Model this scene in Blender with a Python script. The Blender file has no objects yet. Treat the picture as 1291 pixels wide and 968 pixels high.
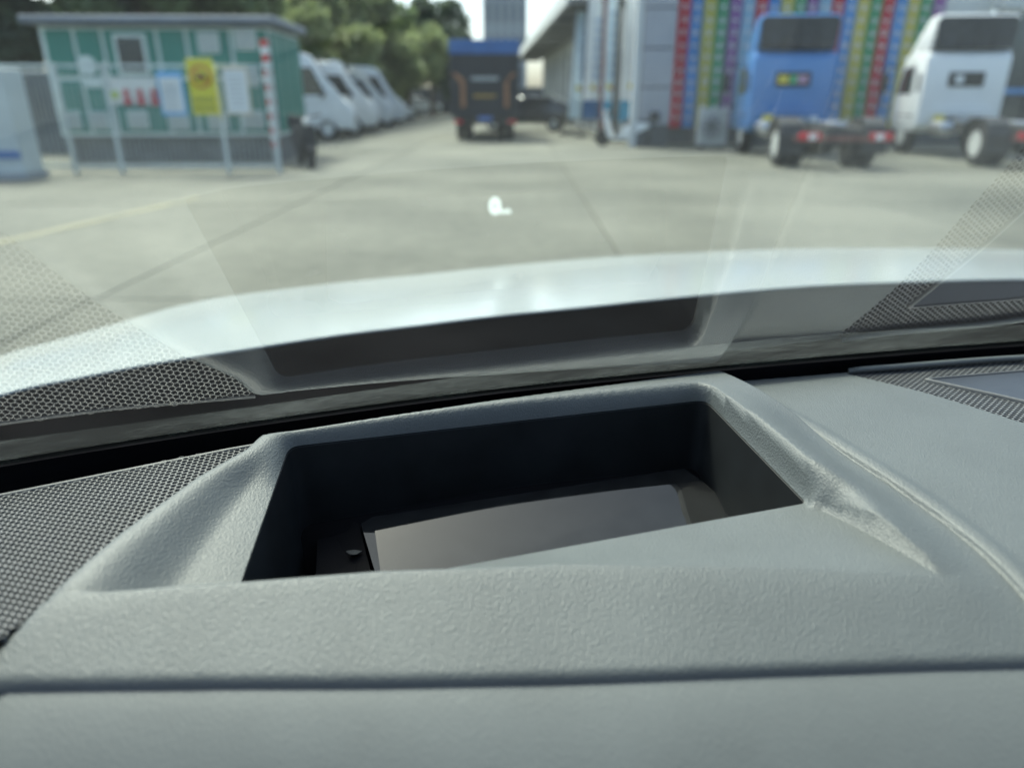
import bpy, bmesh, math, random
import numpy as np
from mathutils import Vector, Matrix, geometry
random.seed(7); np.random.seed(7)
rad = math.radians
SC = bpy.context.scene
COL = SC.collection

# ------------------------------------------------------------------ camera
FPX, PITCH, CXP, CYP = 895.0, rad(21.9), 645.5, 484.0
CAMZ = 1.35
cam_data = bpy.data.cameras.new('camera')
cam = bpy.data.objects.new('camera', cam_data); COL.objects.link(cam)
cam.location = (0, 0, CAMZ)
cam.rotation_euler = (math.pi/2 - PITCH, 0, 0)
cam_data.sensor_width = 36.0
cam_data.lens = 36.0*FPX/1291.0
cam_data.clip_start = 0.01
cam_data.clip_end = 2000
cam_data.dof.use_dof = True
cam_data.dof.focus_distance = 0.46
cam_data.dof.aperture_fstop = 4.3
SC.camera = cam

# ------------------------------------------------------------------ light
SUN_EL, SUN_AZ = rad(57), rad(-36)          # azimuth from +Y, positive to the right
world = bpy.data.worlds.new('World'); SC.world = world
world.use_nodes = True
wn = world.node_tree; wn.nodes.clear()
sky = wn.nodes.new('ShaderNodeTexSky'); sky.sky_type = 'NISHITA'; sky.sun_disc = False
sky.sun_elevation = SUN_EL; sky.sun_rotation = SUN_AZ
sky.dust_density = 4.0; sky.air_density = .6; sky.ozone_density = .5; sky.altitude = 20
bg = wn.nodes.new('ShaderNodeBackground'); bg.inputs[1].default_value = 0.15
wo = wn.nodes.new('ShaderNodeOutputWorld')
wn.links.new(sky.outputs[0], bg.inputs[0]); wn.links.new(bg.outputs[0], wo.inputs[0])
sund = bpy.data.lights.new('sun', 'SUN'); sund.energy = 1.3; sund.angle = rad(10); sund.color = (1.0, .95, .86)
sun = bpy.data.objects.new('sun', sund); COL.objects.link(sun)
sun.location = (0, 0, 60)
sdir = Vector((math.sin(SUN_AZ)*math.cos(SUN_EL), math.cos(SUN_AZ)*math.cos(SUN_EL), math.sin(SUN_EL)))
sun.rotation_euler = sdir.to_track_quat('Z', 'Y').to_euler()
SC.view_settings.view_transform = 'Standard'; SC.view_settings.look = 'None'
SC.view_settings.exposure = 1.62; SC.view_settings.gamma = 1.0
SC.view_settings.use_curve_mapping = False
SC.render.engine = 'CYCLES'
SC.cycles.use_denoising = True
SC.cycles.max_bounces = 8; SC.cycles.diffuse_bounces = 3; SC.cycles.glossy_bounces = 4
SC.cycles.transparent_max_bounces = 12
SC.cycles.caustics_reflective = False; SC.cycles.caustics_refractive = False
SC.cycles.sample_clamp_indirect = 4.0

# ------------------------------------------------------------------ pixel -> place (survey of the photograph)
_F = np.array([0, math.cos(PITCH), -math.sin(PITCH)]); _U = np.array([0, math.sin(PITCH), math.cos(PITCH)]); _R = np.array([1., 0, 0])
def ray(x, y):
    return _F + _R*(x-CXP)/FPX - _U*(y-CYP)/FPX
def onz(x, y, z):                      # z measured from the ground
    d = ray(x, y); k = (z-CAMZ)/d[2]; return np.array([d[0]*k, d[1]*k, z])
def ony(x, y, Y):
    d = ray(x, y); k = Y/d[1]; return np.array([d[0]*k, Y, CAMZ+d[2]*k])

# ------------------------------------------------------------------ materials
MATS = {}
def mat(name, col, rough=.5, metal=0., spec=.5, var=0., vscale=3., bump=0., bscale=200., coat=0., emit=None, wear=None, sheen=0.):
    if name in MATS: return MATS[name]
    m = bpy.data.materials.new(name); m.use_nodes = True
    nt = m.node_tree; b = nt.nodes['Principled BSDF']
    b.inputs['Base Color'].default_value = (*col, 1); b.inputs['Roughness'].default_value = rough
    b.inputs['Metallic'].default_value = metal; b.inputs['Specular IOR Level'].default_value = spec
    b.inputs['Coat Weight'].default_value = coat; b.inputs['Coat Roughness'].default_value = .05
    if sheen: b.inputs['Sheen Weight'].default_value = sheen
    tc = nt.nodes.new('ShaderNodeTexCoord')
    if var:
        n = nt.nodes.new('ShaderNodeTexNoise'); n.inputs['Scale'].default_value = vscale; n.inputs['Detail'].default_value = 6
        nt.links.new(tc.outputs['Object'], n.inputs['Vector'])
        r = nt.nodes.new('ShaderNodeValToRGB')
        c0 = [max(0, c*(1-var)) for c in col]; c1 = [min(1, c*(1+var)) for c in col]
        if wear: c0 = wear
        r.color_ramp.elements[0].color = (*c0, 1); r.color_ramp.elements[1].color = (*c1, 1)
        r.color_ramp.elements[0].position = .3; r.color_ramp.elements[1].position = .7
        nt.links.new(n.outputs[0], r.inputs[0]); nt.links.new(r.outputs[0], b.inputs['Base Color'])
    if bump:
        n2 = nt.nodes.new('ShaderNodeTexNoise'); n2.inputs['Scale'].default_value = bscale; n2.inputs['Detail'].default_value = 4
        nt.links.new(tc.outputs['Object'], n2.inputs['Vector'])
        bp = nt.nodes.new('ShaderNodeBump'); bp.inputs['Strength'].default_value = bump; bp.inputs['Distance'].default_value = 1.0/bscale
        nt.links.new(n2.outputs[0], bp.inputs['Height']); nt.links.new(bp.outputs[0], b.inputs['Normal'])
    if emit:
        b.inputs['Emission Color'].default_value = (*emit[0], 1); b.inputs['Emission Strength'].default_value = emit[1]
    MATS[name] = m; return m

def glass_mat(name, tint, r0=.08, rough=.0, dirt=0.):
    m = bpy.data.materials.new(name); m.use_nodes = True; nt = m.node_tree; nt.nodes.clear()
    out = nt.nodes.new('ShaderNodeOutputMaterial'); tr = nt.nodes.new('ShaderNodeBsdfTransparent'); gl = nt.nodes.new('ShaderNodeBsdfGlossy')
    tr.inputs[0].default_value = (*tint, 1); gl.inputs['Roughness'].default_value = rough; gl.inputs[0].default_value = (1, 1, 1, 1)
    lw = nt.nodes.new('ShaderNodeLayerWeight'); lw.inputs[0].default_value = .5
    pw = nt.nodes.new('ShaderNodeMath'); pw.operation = 'POWER'; pw.inputs[1].default_value = 5
    ml = nt.nodes.new('ShaderNodeMath'); ml.operation = 'MULTIPLY_ADD'; ml.inputs[1].default_value = 1-r0; ml.inputs[2].default_value = r0
    mx = nt.nodes.new('ShaderNodeMixShader')
    nt.links.new(lw.outputs['Facing'], pw.inputs[0]); nt.links.new(pw.outputs[0], ml.inputs[0]); nt.links.new(ml.outputs[0], mx.inputs[0])
    nt.links.new(tr.outputs[0], mx.inputs[1]); nt.links.new(gl.outputs[0], mx.inputs[2])
    last = mx
    if dirt:
        df = nt.nodes.new('ShaderNodeBsdfTranslucent'); df.inputs[0].default_value = (.7, .7, .66, 1)
        tc = nt.nodes.new('ShaderNodeTexCoord'); n = nt.nodes.new('ShaderNodeTexNoise'); n.inputs['Scale'].default_value = 9; n.inputs['Detail'].default_value = 8
        nt.links.new(tc.outputs['Object'], n.inputs['Vector'])
        k = nt.nodes.new('ShaderNodeMath'); k.operation = 'MULTIPLY'; k.inputs[1].default_value = dirt
        nt.links.new(n.outputs[0], k.inputs[0])
        m2 = nt.nodes.new('ShaderNodeMixShader'); nt.links.new(k.outputs[0], m2.inputs[0]); nt.links.new(mx.outputs[0], m2.inputs[1]); nt.links.new(df.outputs[0], m2.inputs[2]); last = m2
    nt.links.new(last.outputs[0], out.inputs[0]); MATS[name] = m; return m

def thin_cloth(name, col, var=.08, vscale=3., tr=.15):
    m = mat(name, col, rough=.85, spec=.1, var=var, vscale=vscale); nt = m.node_tree
    if 'Translucent BSDF' in nt.nodes: return m
    b = nt.nodes['Principled BSDF']; t = nt.nodes.new('ShaderNodeBsdfTranslucent'); t.inputs[0].default_value = (*col, 1)
    if b.inputs['Base Color'].links: nt.links.new(b.inputs['Base Color'].links[0].from_socket, t.inputs[0])
    mx = nt.nodes.new('ShaderNodeMixShader'); mx.inputs[0].default_value = tr
    nt.links.new(b.outputs[0], mx.inputs[1]); nt.links.new(t.outputs[0], mx.inputs[2]); nt.links.new(mx.outputs[0], nt.nodes['Material Output'].inputs[0])
    return m
def dash_material(name, col, grain=.6, rough=.5, scale=520., fleck=.0):
    m = bpy.data.materials.new(name); m.use_nodes = True; nt = m.node_tree; b = nt.nodes['Principled BSDF']
    b.inputs['Roughness'].default_value = rough; b.inputs['Specular IOR Level'].default_value = .5
    tc = nt.nodes.new('ShaderNodeTexCoord')
    mp = nt.nodes.new('ShaderNodeMapping'); mp.inputs['Scale'].default_value = (1.35, .8, 1.0); mp.inputs['Rotation'].default_value = (0, 0, .5)
    nt.links.new(tc.outputs['Object'], mp.inputs[0])
    nz = nt.nodes.new('ShaderNodeTexNoise'); nz.inputs['Scale'].default_value = scale*.5; nz.inputs['Detail'].default_value = 2
    nt.links.new(mp.outputs[0], nz.inputs['Vector'])
    wp = nt.nodes.new('ShaderNodeVectorMath'); wp.operation = 'MULTIPLY_ADD'; wp.inputs[1].default_value = (.0028,)*3
    nt.links.new(nz.outputs['Color'], wp.inputs[0]); nt.links.new(mp.outputs[0], wp.inputs[2])
    vo = nt.nodes.new('ShaderNodeTexVoronoi'); vo.feature = 'SMOOTH_F1'; vo.inputs['Scale'].default_value = scale; vo.inputs['Smoothness'].default_value = .6
    nt.links.new(wp.outputs[0], vo.inputs['Vector'])
    fine = nt.nodes.new('ShaderNodeTexNoise'); fine.inputs['Scale'].default_value = 2600; fine.inputs['Detail'].default_value = 2
    nt.links.new(tc.outputs['Object'], fine.inputs['Vector'])
    ad = nt.nodes.new('ShaderNodeMath'); ad.operation = 'MULTIPLY_ADD'; ad.inputs[1].default_value = .25
    nt.links.new(fine.outputs[0], ad.inputs[0]); nt.links.new(vo.outputs['Distance'], ad.inputs[2])
    bp = nt.nodes.new('ShaderNodeBump'); bp.inputs['Strength'].default_value = grain; bp.inputs['Distance'].default_value = .0006
    nt.links.new(ad.outputs[0], bp.inputs['Height']); nt.links.new(bp.outputs[0], b.inputs['Normal'])
    # dust: a thin uneven film
    du = nt.nodes.new('ShaderNodeTexNoise'); du.inputs['Scale'].default_value = 14; du.inputs['Detail'].default_value = 9; du.inputs['Roughness'].default_value = .65
    nt.links.new(tc.outputs['Object'], du.inputs['Vector'])
    sp = nt.nodes.new('ShaderNodeTexVoronoi'); sp.inputs['Scale'].default_value = 170
    nt.links.new(tc.outputs['Object'], sp.inputs['Vector'])
    st = nt.nodes.new('ShaderNodeMath'); st.operation = 'LESS_THAN'; st.inputs[1].default_value = .055
    nt.links.new(sp.outputs['Distance'], st.inputs[0])
    r = nt.nodes.new('ShaderNodeValToRGB'); r.color_ramp.elements[0].position = .3; r.color_ramp.elements[1].position = .75
    r.color_ramp.elements[0].color = (*[c*.9 for c in col], 1); r.color_ramp.elements[1].color = (*[min(1, c*1.13) for c in col], 1)
    nt.links.new(du.outputs[0], r.inputs[0])
    mx = nt.nodes.new('ShaderNodeMixRGB'); mx.inputs[2].default_value = (.34, .34, .32, 1)
    k = nt.nodes.new('ShaderNodeMath'); k.operation = 'MULTIPLY'; k.inputs[1].default_value = fleck
    nt.links.new(st.outputs[0], k.inputs[0]); nt.links.new(k.outputs[0], mx.inputs[0]); nt.links.new(r.outputs[0], mx.inputs[1])
    nt.links.new(mx.outputs[0], b.inputs['Base Color'])
    MATS[name] = m; return m

# ------------------------------------------------------------------ mesh helpers
def tag(o, label=None, cat=None, group=None, kind=None):
    if label: o['label'] = label
    if cat: o['category'] = cat
    if group: o['group'] = group
    if kind: o['kind'] = kind
    return o
def link(name, me, m, parent=None, smooth=False):
    if m is not None: me.materials.append(m)
    if smooth:
        for p in me.polygons: p.use_smooth = True
    o = bpy.data.objects.new(name, me); COL.objects.link(o)
    if parent is not None: o.parent = parent
    return o
def pydata(name, v, f, m, parent=None, smooth=False):
    me = bpy.data.meshes.new(name); me.from_pydata([tuple(map(float, p)) for p in v], [], f); me.update()
    return link(name, me, m, parent, smooth)
def empty(name, loc=(0, 0, 0), rz=0.):
    o = bpy.data.objects.new(name, None); COL.objects.link(o); o.location = loc; o.rotation_euler = (0, 0, rz); o.empty_display_size = .1
    return o
class MB:
    def __init__(s): s.bm = bmesh.new()
    def box(s, c, d, bev=0., rot=None, seg=1):
        M = Matrix.Translation(Vector(c)) @ (rot.to_4x4() if rot is not None else Matrix.Identity(4)) @ Matrix.Diagonal((*d, 1))
        r = bmesh.ops.create_cube(s.bm, size=1, matrix=M)
        if bev:
            es = {e for v in r['verts'] for e in v.link_edges}
            bmesh.ops.bevel(s.bm, geom=list(es), offset=bev, segments=seg, affect='EDGES', profile=.5)
        return s
    def cyl(s, a, b, r0, r1=None, n=14):
        a = Vector(a); b = Vector(b); r1 = r0 if r1 is None else r1
        q = (b-a).to_track_quat('Z', 'Y').to_matrix().to_4x4()
        bmesh.ops.create_cone(s.bm, cap_ends=True, segments=n, radius1=r0, radius2=r1, depth=(b-a).length, matrix=Matrix.Translation((a+b)/2) @ q)
        return s
    def tube(s, pts, r, n=8):
        for a, b in zip(pts, pts[1:]): s.cyl(a, b, r, r, n)
        return s
    def prism(s, poly, a, b, axis='x', bev=0., inset=0.):
        mk = {'x': lambda t, p: (t, p[0], p[1]), 'y': lambda t, p: (p[0], t, p[1]), 'z': lambda t, p: (p[0], p[1], t)}[axis]
        v0 = [s.bm.verts.new(mk(a, p)) for p in poly]; v1 = [s.bm.verts.new(mk(b, p)) for p in poly]; n = len(poly)
        fs = [s.bm.faces.new(v0[::-1]), s.bm.faces.new(v1)] + [s.bm.faces.new((v0[i], v0[(i+1) % n], v1[(i+1) % n], v1[i])) for i in range(n)]
        if bev:
            es = {e for f in fs for e in f.edges}
            bmesh.ops.bevel(s.bm, geom=list(es), offset=bev, segments=2, affect='EDGES', profile=.5)
        return s
    def lathe(s, prof, c, axis='x', n=24):
        c = Vector(c); rings = []
        for (t, r) in prof:
            ring = []
            for i in range(n):
                a = 2*math.pi*i/n; p = {'x': (t, r*math.cos(a), r*math.sin(a)), 'z': (r*math.cos(a), r*math.sin(a), t), 'y': (r*math.cos(a), t, r*math.sin(a))}[axis]
                ring.append(s.bm.verts.new(c+Vector(p)))
            rings.append(ring)
        for A, B in zip(rings, rings[1:]):
            for i in range(n): s.bm.faces.new((A[i], A[(i+1) % n], B[(i+1) % n], B[i]))
        s.bm.faces.new(rings[0][::-1]); s.bm.faces.new(rings[-1])
        return s
    def quad(s, *p):
        s.bm.faces.new([s.bm.verts.new(q) for q in p]); return s
    def build(s, name, m, parent=None, smooth=False):
        bmesh.ops.recalc_face_normals(s.bm, faces=s.bm.faces[:])
        me = bpy.data.meshes.new(name); s.bm.to_mesh(me); s.bm.free()
        o = link(name, me, m, parent)
        if smooth:
            me.shade_smooth() if hasattr(me, 'shade_smooth') else None
            try: me.set_sharp_from_angle(angle=rad(38))
            except Exception: pass
        return o
def copy_tree(o, parent=None):
    c = o.copy(); COL.objects.link(c)
    c.parent = parent
    for ch in list(o.children): copy_tree(ch, c)
    return c
def inpoly(P, poly):
    x, y = P[:, 0], P[:, 1]; r = np.zeros(len(P), bool); n = len(poly)
    for i in range(n):
        x0, y0 = poly[i][:2]; x1, y1 = poly[(i+1) % n][:2]
        c = ((y0 > y) != (y1 > y)) & (x < (x1-x0)*(y-y0)/((y1-y0) if y1 != y0 else 1e-12)+x0); r ^= c
    return r
def pdist(P, line, attrs=None, closed=False):
    line = np.asarray(line, float)[:, :2]; n = len(line); best = np.full(len(P), 1e9)
    A = None if attrs is None else np.asarray(attrs, float); res = None if A is None else np.zeros((len(P),)+A.shape[1:])
    sign = np.zeros(len(P))
    for i in range(n if closed else n-1):
        a = line[i]; b = line[(i+1) % n]; e = b-a; L = e@e
        t = np.clip(((P-a)@e)/max(L, 1e-14), 0, 1); q = a+t[:, None]*e; d = np.hypot(*(P-q).T)
        k = d < best; best[k] = d[k]
        cr = e[0]*(P[:, 1]-a[1])-e[1]*(P[:, 0]-a[0]); sign[k] = np.sign(cr[k])
        if A is not None:
            v = A[i]+(A[(i+1) % n]-A[i])*(t[:, None] if A.ndim > 1 else t); res[k] = v[k]
    return best, sign, res
def sstep(t): t = np.clip(t, 0, 1); return t*t*(3-2*t)
def smooth_line(pts, n=8, closed=False):
    P = [np.asarray(p, float) for p in pts]; out = []; m = len(P)
    for i in range(m if closed else m-1):
        p0 = P[(i-1) % m] if (closed or i > 0) else 2*P[0]-P[1]; p1 = P[i]; p2 = P[(i+1) % m]
        p3 = P[(i+2) % m] if (closed or i < m-2) else 2*P[-1]-P[-2]
        for k in range(n):
            t = k/n; out.append(.5*((2*p1)+(-p0+p2)*t+(2*p0-5*p1+4*p2-p3)*t*t+(-p0+3*p1-3*p2+p3)*t**3))
    if not closed: out.append(P[-1])
    return np.array(out)

# ================================================================== OUR CAR
on = lambda x, y, z: onz(x, y, CAMZ+z)
M_DASH = dash_material('dash_leather_grain', (.092, .103, .102), grain=.46, rough=.5, scale=820, fleck=.3)
M_BLACK = mat('black_plastic', (.012, .012, .013), rough=.38, var=.3, vscale=40, bump=.05, bscale=900)
M_MATTEBLACK = mat('matte_black', (.008, .008, .009), rough=.8, spec=.08, var=.2, vscale=20)
M_GRILLE = mat('grille_plastic', (.10, .103, .103), rough=.5, var=.12, vscale=60)
M_PAINT = mat('white_car_paint', (.46, .50, .49), rough=.16, spec=.5, var=.02, vscale=2)
M_HEAD = mat('headliner', (.14, .14, .14), rough=.9, var=.1, vscale=30, bump=.2, bscale=800)
M_DARKTRIM = mat('dark_trim', (.04, .042, .045), rough=.6, var=.15, vscale=15)
M_SCREEN = glass_mat('windscreen_glass', (.81, .935, .875), r0=.085, dirt=.008)

car = empty('car', (0, 0, 0))
tag(car, 'white car around the viewpoint, dark grey dashboard below its windscreen and white bonnet ahead', 'car')

# ---- survey lines of the dashboard
Zc = -.190
rim = [(75, 745, -.1975), (160, 672, -.195), (255, 602, -.1925), (318, 566, -.191), (350, 544, Zc), (400, 535, Zc), (520, 520, Zc), (640, 505.5, Zc), (760, 492.5, Zc), (860, 482.5, Zc),
       (888, 483, Zc), (910, 495, -.1888), (956, 528, -.1878), (1020, 580, -.1882), (1089, 636, -.1915), (1150, 686, -.1965), (1190, 722, -.2)]
rim = [tuple(p) for p in smooth_line(rim, 6)]
nline = [(1000, 712, -.2), (700, 710, -.2), (475, 719, -.2), (310, 732, -.2), (150, 745, -.1985)]
Q = []; QA = []
for (x, y, z) in rim:
    Q.append(on(x, y, z)); QA.append((z, 0., float(sstep((x-885)/110))))
for (x, y, z) in nline:
    Q.append(on(x, y, z)); QA.append((z, 1., 0.))
Q = np.array(Q); QA = np.array(QA)
# recess outline (rounded corners), counted from the far left corner, clockwise
def rounded(cor, rs, n=6):
    out = []
    m = len(cor)
    for i in range(m):
        p = np.array(cor[i]); a = np.array(cor[i-1]); b = np.array(cor[(i+1) % m]); r = rs[i]
        u = (a-p)/np.linalg.norm((a-p)[:2]); w = (b-p)/np.linalg.norm((b-p)[:2])
        p0 = p+u*r; p1 = p+w*r
        for k in range(n+1):
            t = k/n; out.append((1-t)**2*p0+2*t*(1-t)*p+t*t*p1)
    return np.array(out)
rec_c = [on(364, 563, -.1995), on(640, 532, -.2030), on(890, 504, -.2018), on(1017, 634, -.2085), on(292, 766, -.220)]
def densify(L, step):
    out = []
    for i in range(len(L)):
        a, b = L[i], L[(i+1) % len(L)]; k = max(1, int(np.linalg.norm(b-a)/step))
        out += [a+(b-a)*j/k for j in range(k)]
    return np.array(out)
REC = densify(rounded(rec_c, [.008, .03, .010, .004, .008]), .0025)
VAL = [on(1060, 655, -.2065), on(1115, 682, -.203), on(1190, 724, -.2)]
groove = smooth_line([on(860, 470, -.2), on(906, 482, -.2), on(960, 508, -.2), on(1020, 540, -.2), on(1158, 629, -.2), on(1291, 735, -.2), on(1450, 880, -.2)], 6)
Lext = [on(-260, 990, -.2), on(75, 745, -.1975), on(160, 672, -.195), on(255, 602, -.1925), on(318, 566, -.191), on(340, 547, -.191), on(352, 526, -.191)]
bk0, bk1 = on(0, 612, -.2), on(905, 478, -.2)
bk2 = on(1291, 447, -.2)
def back_y(x):
    x = np.asarray(x, float)
    xs = [bk0[0]-.4, bk0[0], bk1[0]-.17, bk1[0], bk2[0], bk2[0]+.4]
    s0 = (bk1[1]-bk0[1])/(bk1[0]-bk0[0]); s1 = (bk2[1]-bk1[1])/(bk2[0]-bk1[0])
    ys = [bk0[1]-.4*(s0+.05), bk0[1], bk1[1]-.17*s0+.004, bk1[1], bk2[1], bk2[1]+.4*s1*.5]
    return np.interp(x, xs, ys)
nl = np.array(sorted([tuple(on(x, y, -.2)[:2]) for (x, y) in ((60, 752), (150, 746), (310, 732), (475, 719), (700, 711), (1000, 714), (1180, 722), (1291, 729))]))
def n_y(x): return np.interp(x, nl[:, 0], nl[:, 1])
SL = .36
lipz = lambda x: -.2-SL*.056
lip = np.array([on(x, y, -.2200)[:2] for (x, y) in ((-500, 905), (-200, 896), (0, 886), (300, 870), (645, 861), (1000, 852), (1291, 846), (1500, 842), (1900, 838))])
def lip_y(x): return np.interp(x, lip[:, 0], lip[:, 1])
# grille outline on the right
rg = [on(1064, 470, -.2), on(1110, 464, -.2), on(1200, 457, -.2), on(1291, 452, -.2), on(1500, 444, -.2), on(1500, 600, -.2), on(1400, 567, -.2), on(1291, 533, -.2), on(1200, 503, -.2), on(1120, 482, -.2)]
RG = rounded(rg, [.006, .02, .02, .02, .01, .01, .02, .02, .03, .03], 3)

def dash_z(P):
    d1, _, at = pdist(P, Q, QA, True); zc, kN, kR = at.T
    ins = inpoly(P, Q)
    d2, _, ze = pdist(P, REC, REC[:, 2]-CAMZ, True)
    t = d1/np.maximum(d1+d2, 1e-9)
    pr = .72*sstep((t-.02)/.55)+.28*t*t; kl = sstep((.03-P[:, 0])/.09); pn = t**1.15; wd = sstep((d1+d2-.010)/.02); pr = pr*wd+t**2.0*(1-wd)
    prof = pr*(1-kN)+pn*kN
    zin = zc+(ze-zc)*prof
    d1r, _, zr = pdist(P, Q[:len(rim)], QA[:len(rim), 0])
    tr = d1r/np.maximum(d1r+d2, 1e-9); wide = sstep((d1r+d2-.010)/.02)
    prr = (.72*sstep((tr-.02)/.55)+.28*tr*tr)*wide+tr**2.0*(1-wide)
    zb_ = zr+(ze-zr)*prr; din = P[:, 1]-n_y(P[:, 0])
    zleft = zc+(zb_-zc)*sstep(din/.0018)
    zin = zin*(1-kl)+zleft*kl
    # right-hand side: flat apron, crisp valley, steep flank up to the rim
    RV = [rec_c[2], rec_c[3]]+VAL
    dv, sv, _ = pdist(P, RV)
    dN = pdist(P, nl)[0]; tN = dN/np.maximum(dN+d2, 1e-9)
    zap = -.2+(ze+.2)*tN
    tv = d1r/np.maximum(d1r+dv, 1e-9)
    zfl = zr+(zap-zr)*(1-(1-tv)**1.5)*sstep(tv/.18)
    e_ = rec_c[3]-rec_c[4]; near = (e_[0]*(P[:, 1]-rec_c[4][1])-e_[1]*(P[:, 0]-rec_c[4][0])) < 1e-5
    zR = np.where((sv > 0) & (P[:, 1] < rec_c[2][1]-.004), zfl, np.where(near, zap, zin))
    kr = 1-kl
    zin = np.where((sv > 0) | near, zin*(1-kr)+zR*kr, zin)
    cn = np.hypot(P[:, 0]-rec_c[3][0], P[:, 1]-rec_c[3][1]); zin = np.where((cn < .0065) & ~(sv > 0) & ~near, ze, zin)
    dg, sg, _ = pdist(P, groove)
    tt = d1/np.maximum(d1+dg, 1e-9)
    zout = zc+(-.2025-zc)*sstep(tt*1.05)*kR
    z = np.where(ins, zin, zout)
    right = (sg > 0) & ~ins
    zp = -.2005+.0014*np.sin(math.pi*np.clip(dg/.012, 0, 1))**1.2
    z = np.where(right, zp, z)
    z = z-.0013*np.exp(-(dg/.0007)**2)*(~ins)
    dE, sE, _ = pdist(P, Lext); left = sE > 0
    z = z-np.where(left, .030*sstep((dE-.002)/.019), 0)
    db = back_y(P[:, 0])-P[:, 1]
    z = z-.022*(1-np.sqrt(np.clip(1-(1-np.clip(db/.007, 0, 1))**2, 0, 1)))*.6
    dn = n_y(P[:, 0])-P[:, 1]
    w = np.interp(P[:, 0], [-.3, -.2, -.15, .02, .17, .28], [.010, .006, .0016, .0018, .007, .013])
    z = z-SL*w*np.logaddexp(0, dn/w)
    dl = P[:, 1]-lip_y(P[:, 0])
    z = z-.004*(1-np.sqrt(np.clip(1-(1-np.clip(dl/.004, 0, 1))**2, 0, 1)))
    return z

def offset_line(L, d):
    L = np.asarray(L)[:, :2]; T = np.gradient(L, axis=0); T /= np.linalg.norm(T, axis=1)[:, None]
    return L+np.stack([-T[:, 1], T[:, 0]], 1)*d
def build_dash():
    X0, X1 = -.62, .95
    xs = np.linspace(X0, X1, 160)
    outer = [(x, back_y(x)) for x in xs]+[(x, lip_y(x)) for x in xs[::-1]]
    rings = [(np.array(outer), True), (REC[:, :2], True), (RG[:, :2], True), (groove[:, :2], False), (offset_line(groove, .0012), False), (offset_line(groove, -.0012), False),
             (np.array([(x, back_y(x)-.0015) for x in xs]), False), (np.array([(x, back_y(x)-.004) for x in xs]), False), (np.array([(x, lip_y(x)+.0012) for x in xs]), False), (np.array([(x, lip_y(x)+.003) for x in xs]), False),
             ]+[(offset_line(np.vstack([REC[:, :2], REC[:1, :2]]), q)[:-1], True) for q in (.0010, .0021, .0033, .0047)]+[(offset_line(groove, q), False) for q in (.0006, -.0006, .0022, -.0022)]
    nx = np.linspace(-.215, .2, 130); rings += [(np.array([(x, n_y(x)+q) for x in nx]), False) for q in (-.003, -.0012, 0., .0006, .0012, .0018, .0028)]
    vl = np.array([rec_c[3][:2]*.6+VAL[0][:2]*.4]+[p[:2] for p in VAL]); vl = np.array([vl[i]+(vl[i+1]-vl[i])*j/10 for i in range(len(vl)-1) for j in range(10)])
    rings += [(vl, False), (offset_line(vl, .0015), False), (offset_line(vl, -.0015), False)]
    pts = []; edges = []
    for L, cl in rings:
        b = len(pts); pts += [tuple(p) for p in L]; n = len(L)
        edges += [(b+i, b+(i+1) % n) for i in range(n if cl else n-1)]
    g = []
    for (x0, x1, st) in ((-.33, .5, .0027), (X0, -.33, .012), (.5, X1, .012)):
        X, Y = np.meshgrid(np.arange(x0, x1, st), np.arange(.05, .75, st*.9)); X = X+(np.arange(X.shape[0]) % 2)[:, None]*st*.5
        g.append(np.stack([X.ravel(), Y.ravel()], 1))
    G = np.vstack(g)
    k = (G[:, 1] < back_y(G[:, 0])-.003) & (G[:, 1] > lip_y(G[:, 0])+.002); G = G[k]
    G = G[~inpoly(G, REC) & ~inpoly(G, RG)]
    for L, cl in rings[1:6]+rings[10:]:  # keep the lattice off the feature lines
        LL = np.vstack([L, L[:1]]) if cl else L
        G = G[pdist(G, LL)[0] > .0011]
    allp = pts+[tuple(p) for p in G]
    r = geometry.delaunay_2d_cdt([Vector(p) for p in allp], edges, [], 0, 1e-6, False)
    V = np.array([tuple(v) for v in r[0]]); F = [tuple(f) for f in r[2]]
    C = np.array([V[list(f)].mean(0) for f in F])
    keep = inpoly(C, np.array(outer)) & ~inpoly(C, REC) & ~inpoly(C, RG)
    Z = dash_z(V)+CAMZ
    F = [f for f, q in zip(F, keep) if q]
    # ease the flank round the recess corner, as moulded skin does
    E = np.array([(f[i], f[(i+1) % 3]) for f in F for i in range(3)]); cq = on(1066, 628, -.197)
    wt = .6*np.exp(-((V[:, 0]-cq[0])**2+(V[:, 1]-cq[1])**2)/.016**2)*sstep((pdist(V, np.vstack([REC, REC[:1]]))[0]-.0008)/.004)*sstep((pdist(V, vl)[0]-.0004)/.004)
    for _ in range(24):
        S = np.zeros(len(V)); N = np.zeros(len(V))
        np.add.at(S, E[:, 0], Z[E[:, 1]]); np.add.at(N, E[:, 0], 1); np.add.at(S, E[:, 1], Z[E[:, 0]]); np.add.at(N, E[:, 1], 1)
        m_ = (wt > .002) & (N > 0); Z[m_] += wt[m_]*(S[m_]/N[m_]-Z[m_])
    o = pydata('dashboard', np.column_stack([V, Z]), F, M_DASH, car, smooth=True)
    return o
dash = build_dash()

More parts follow.
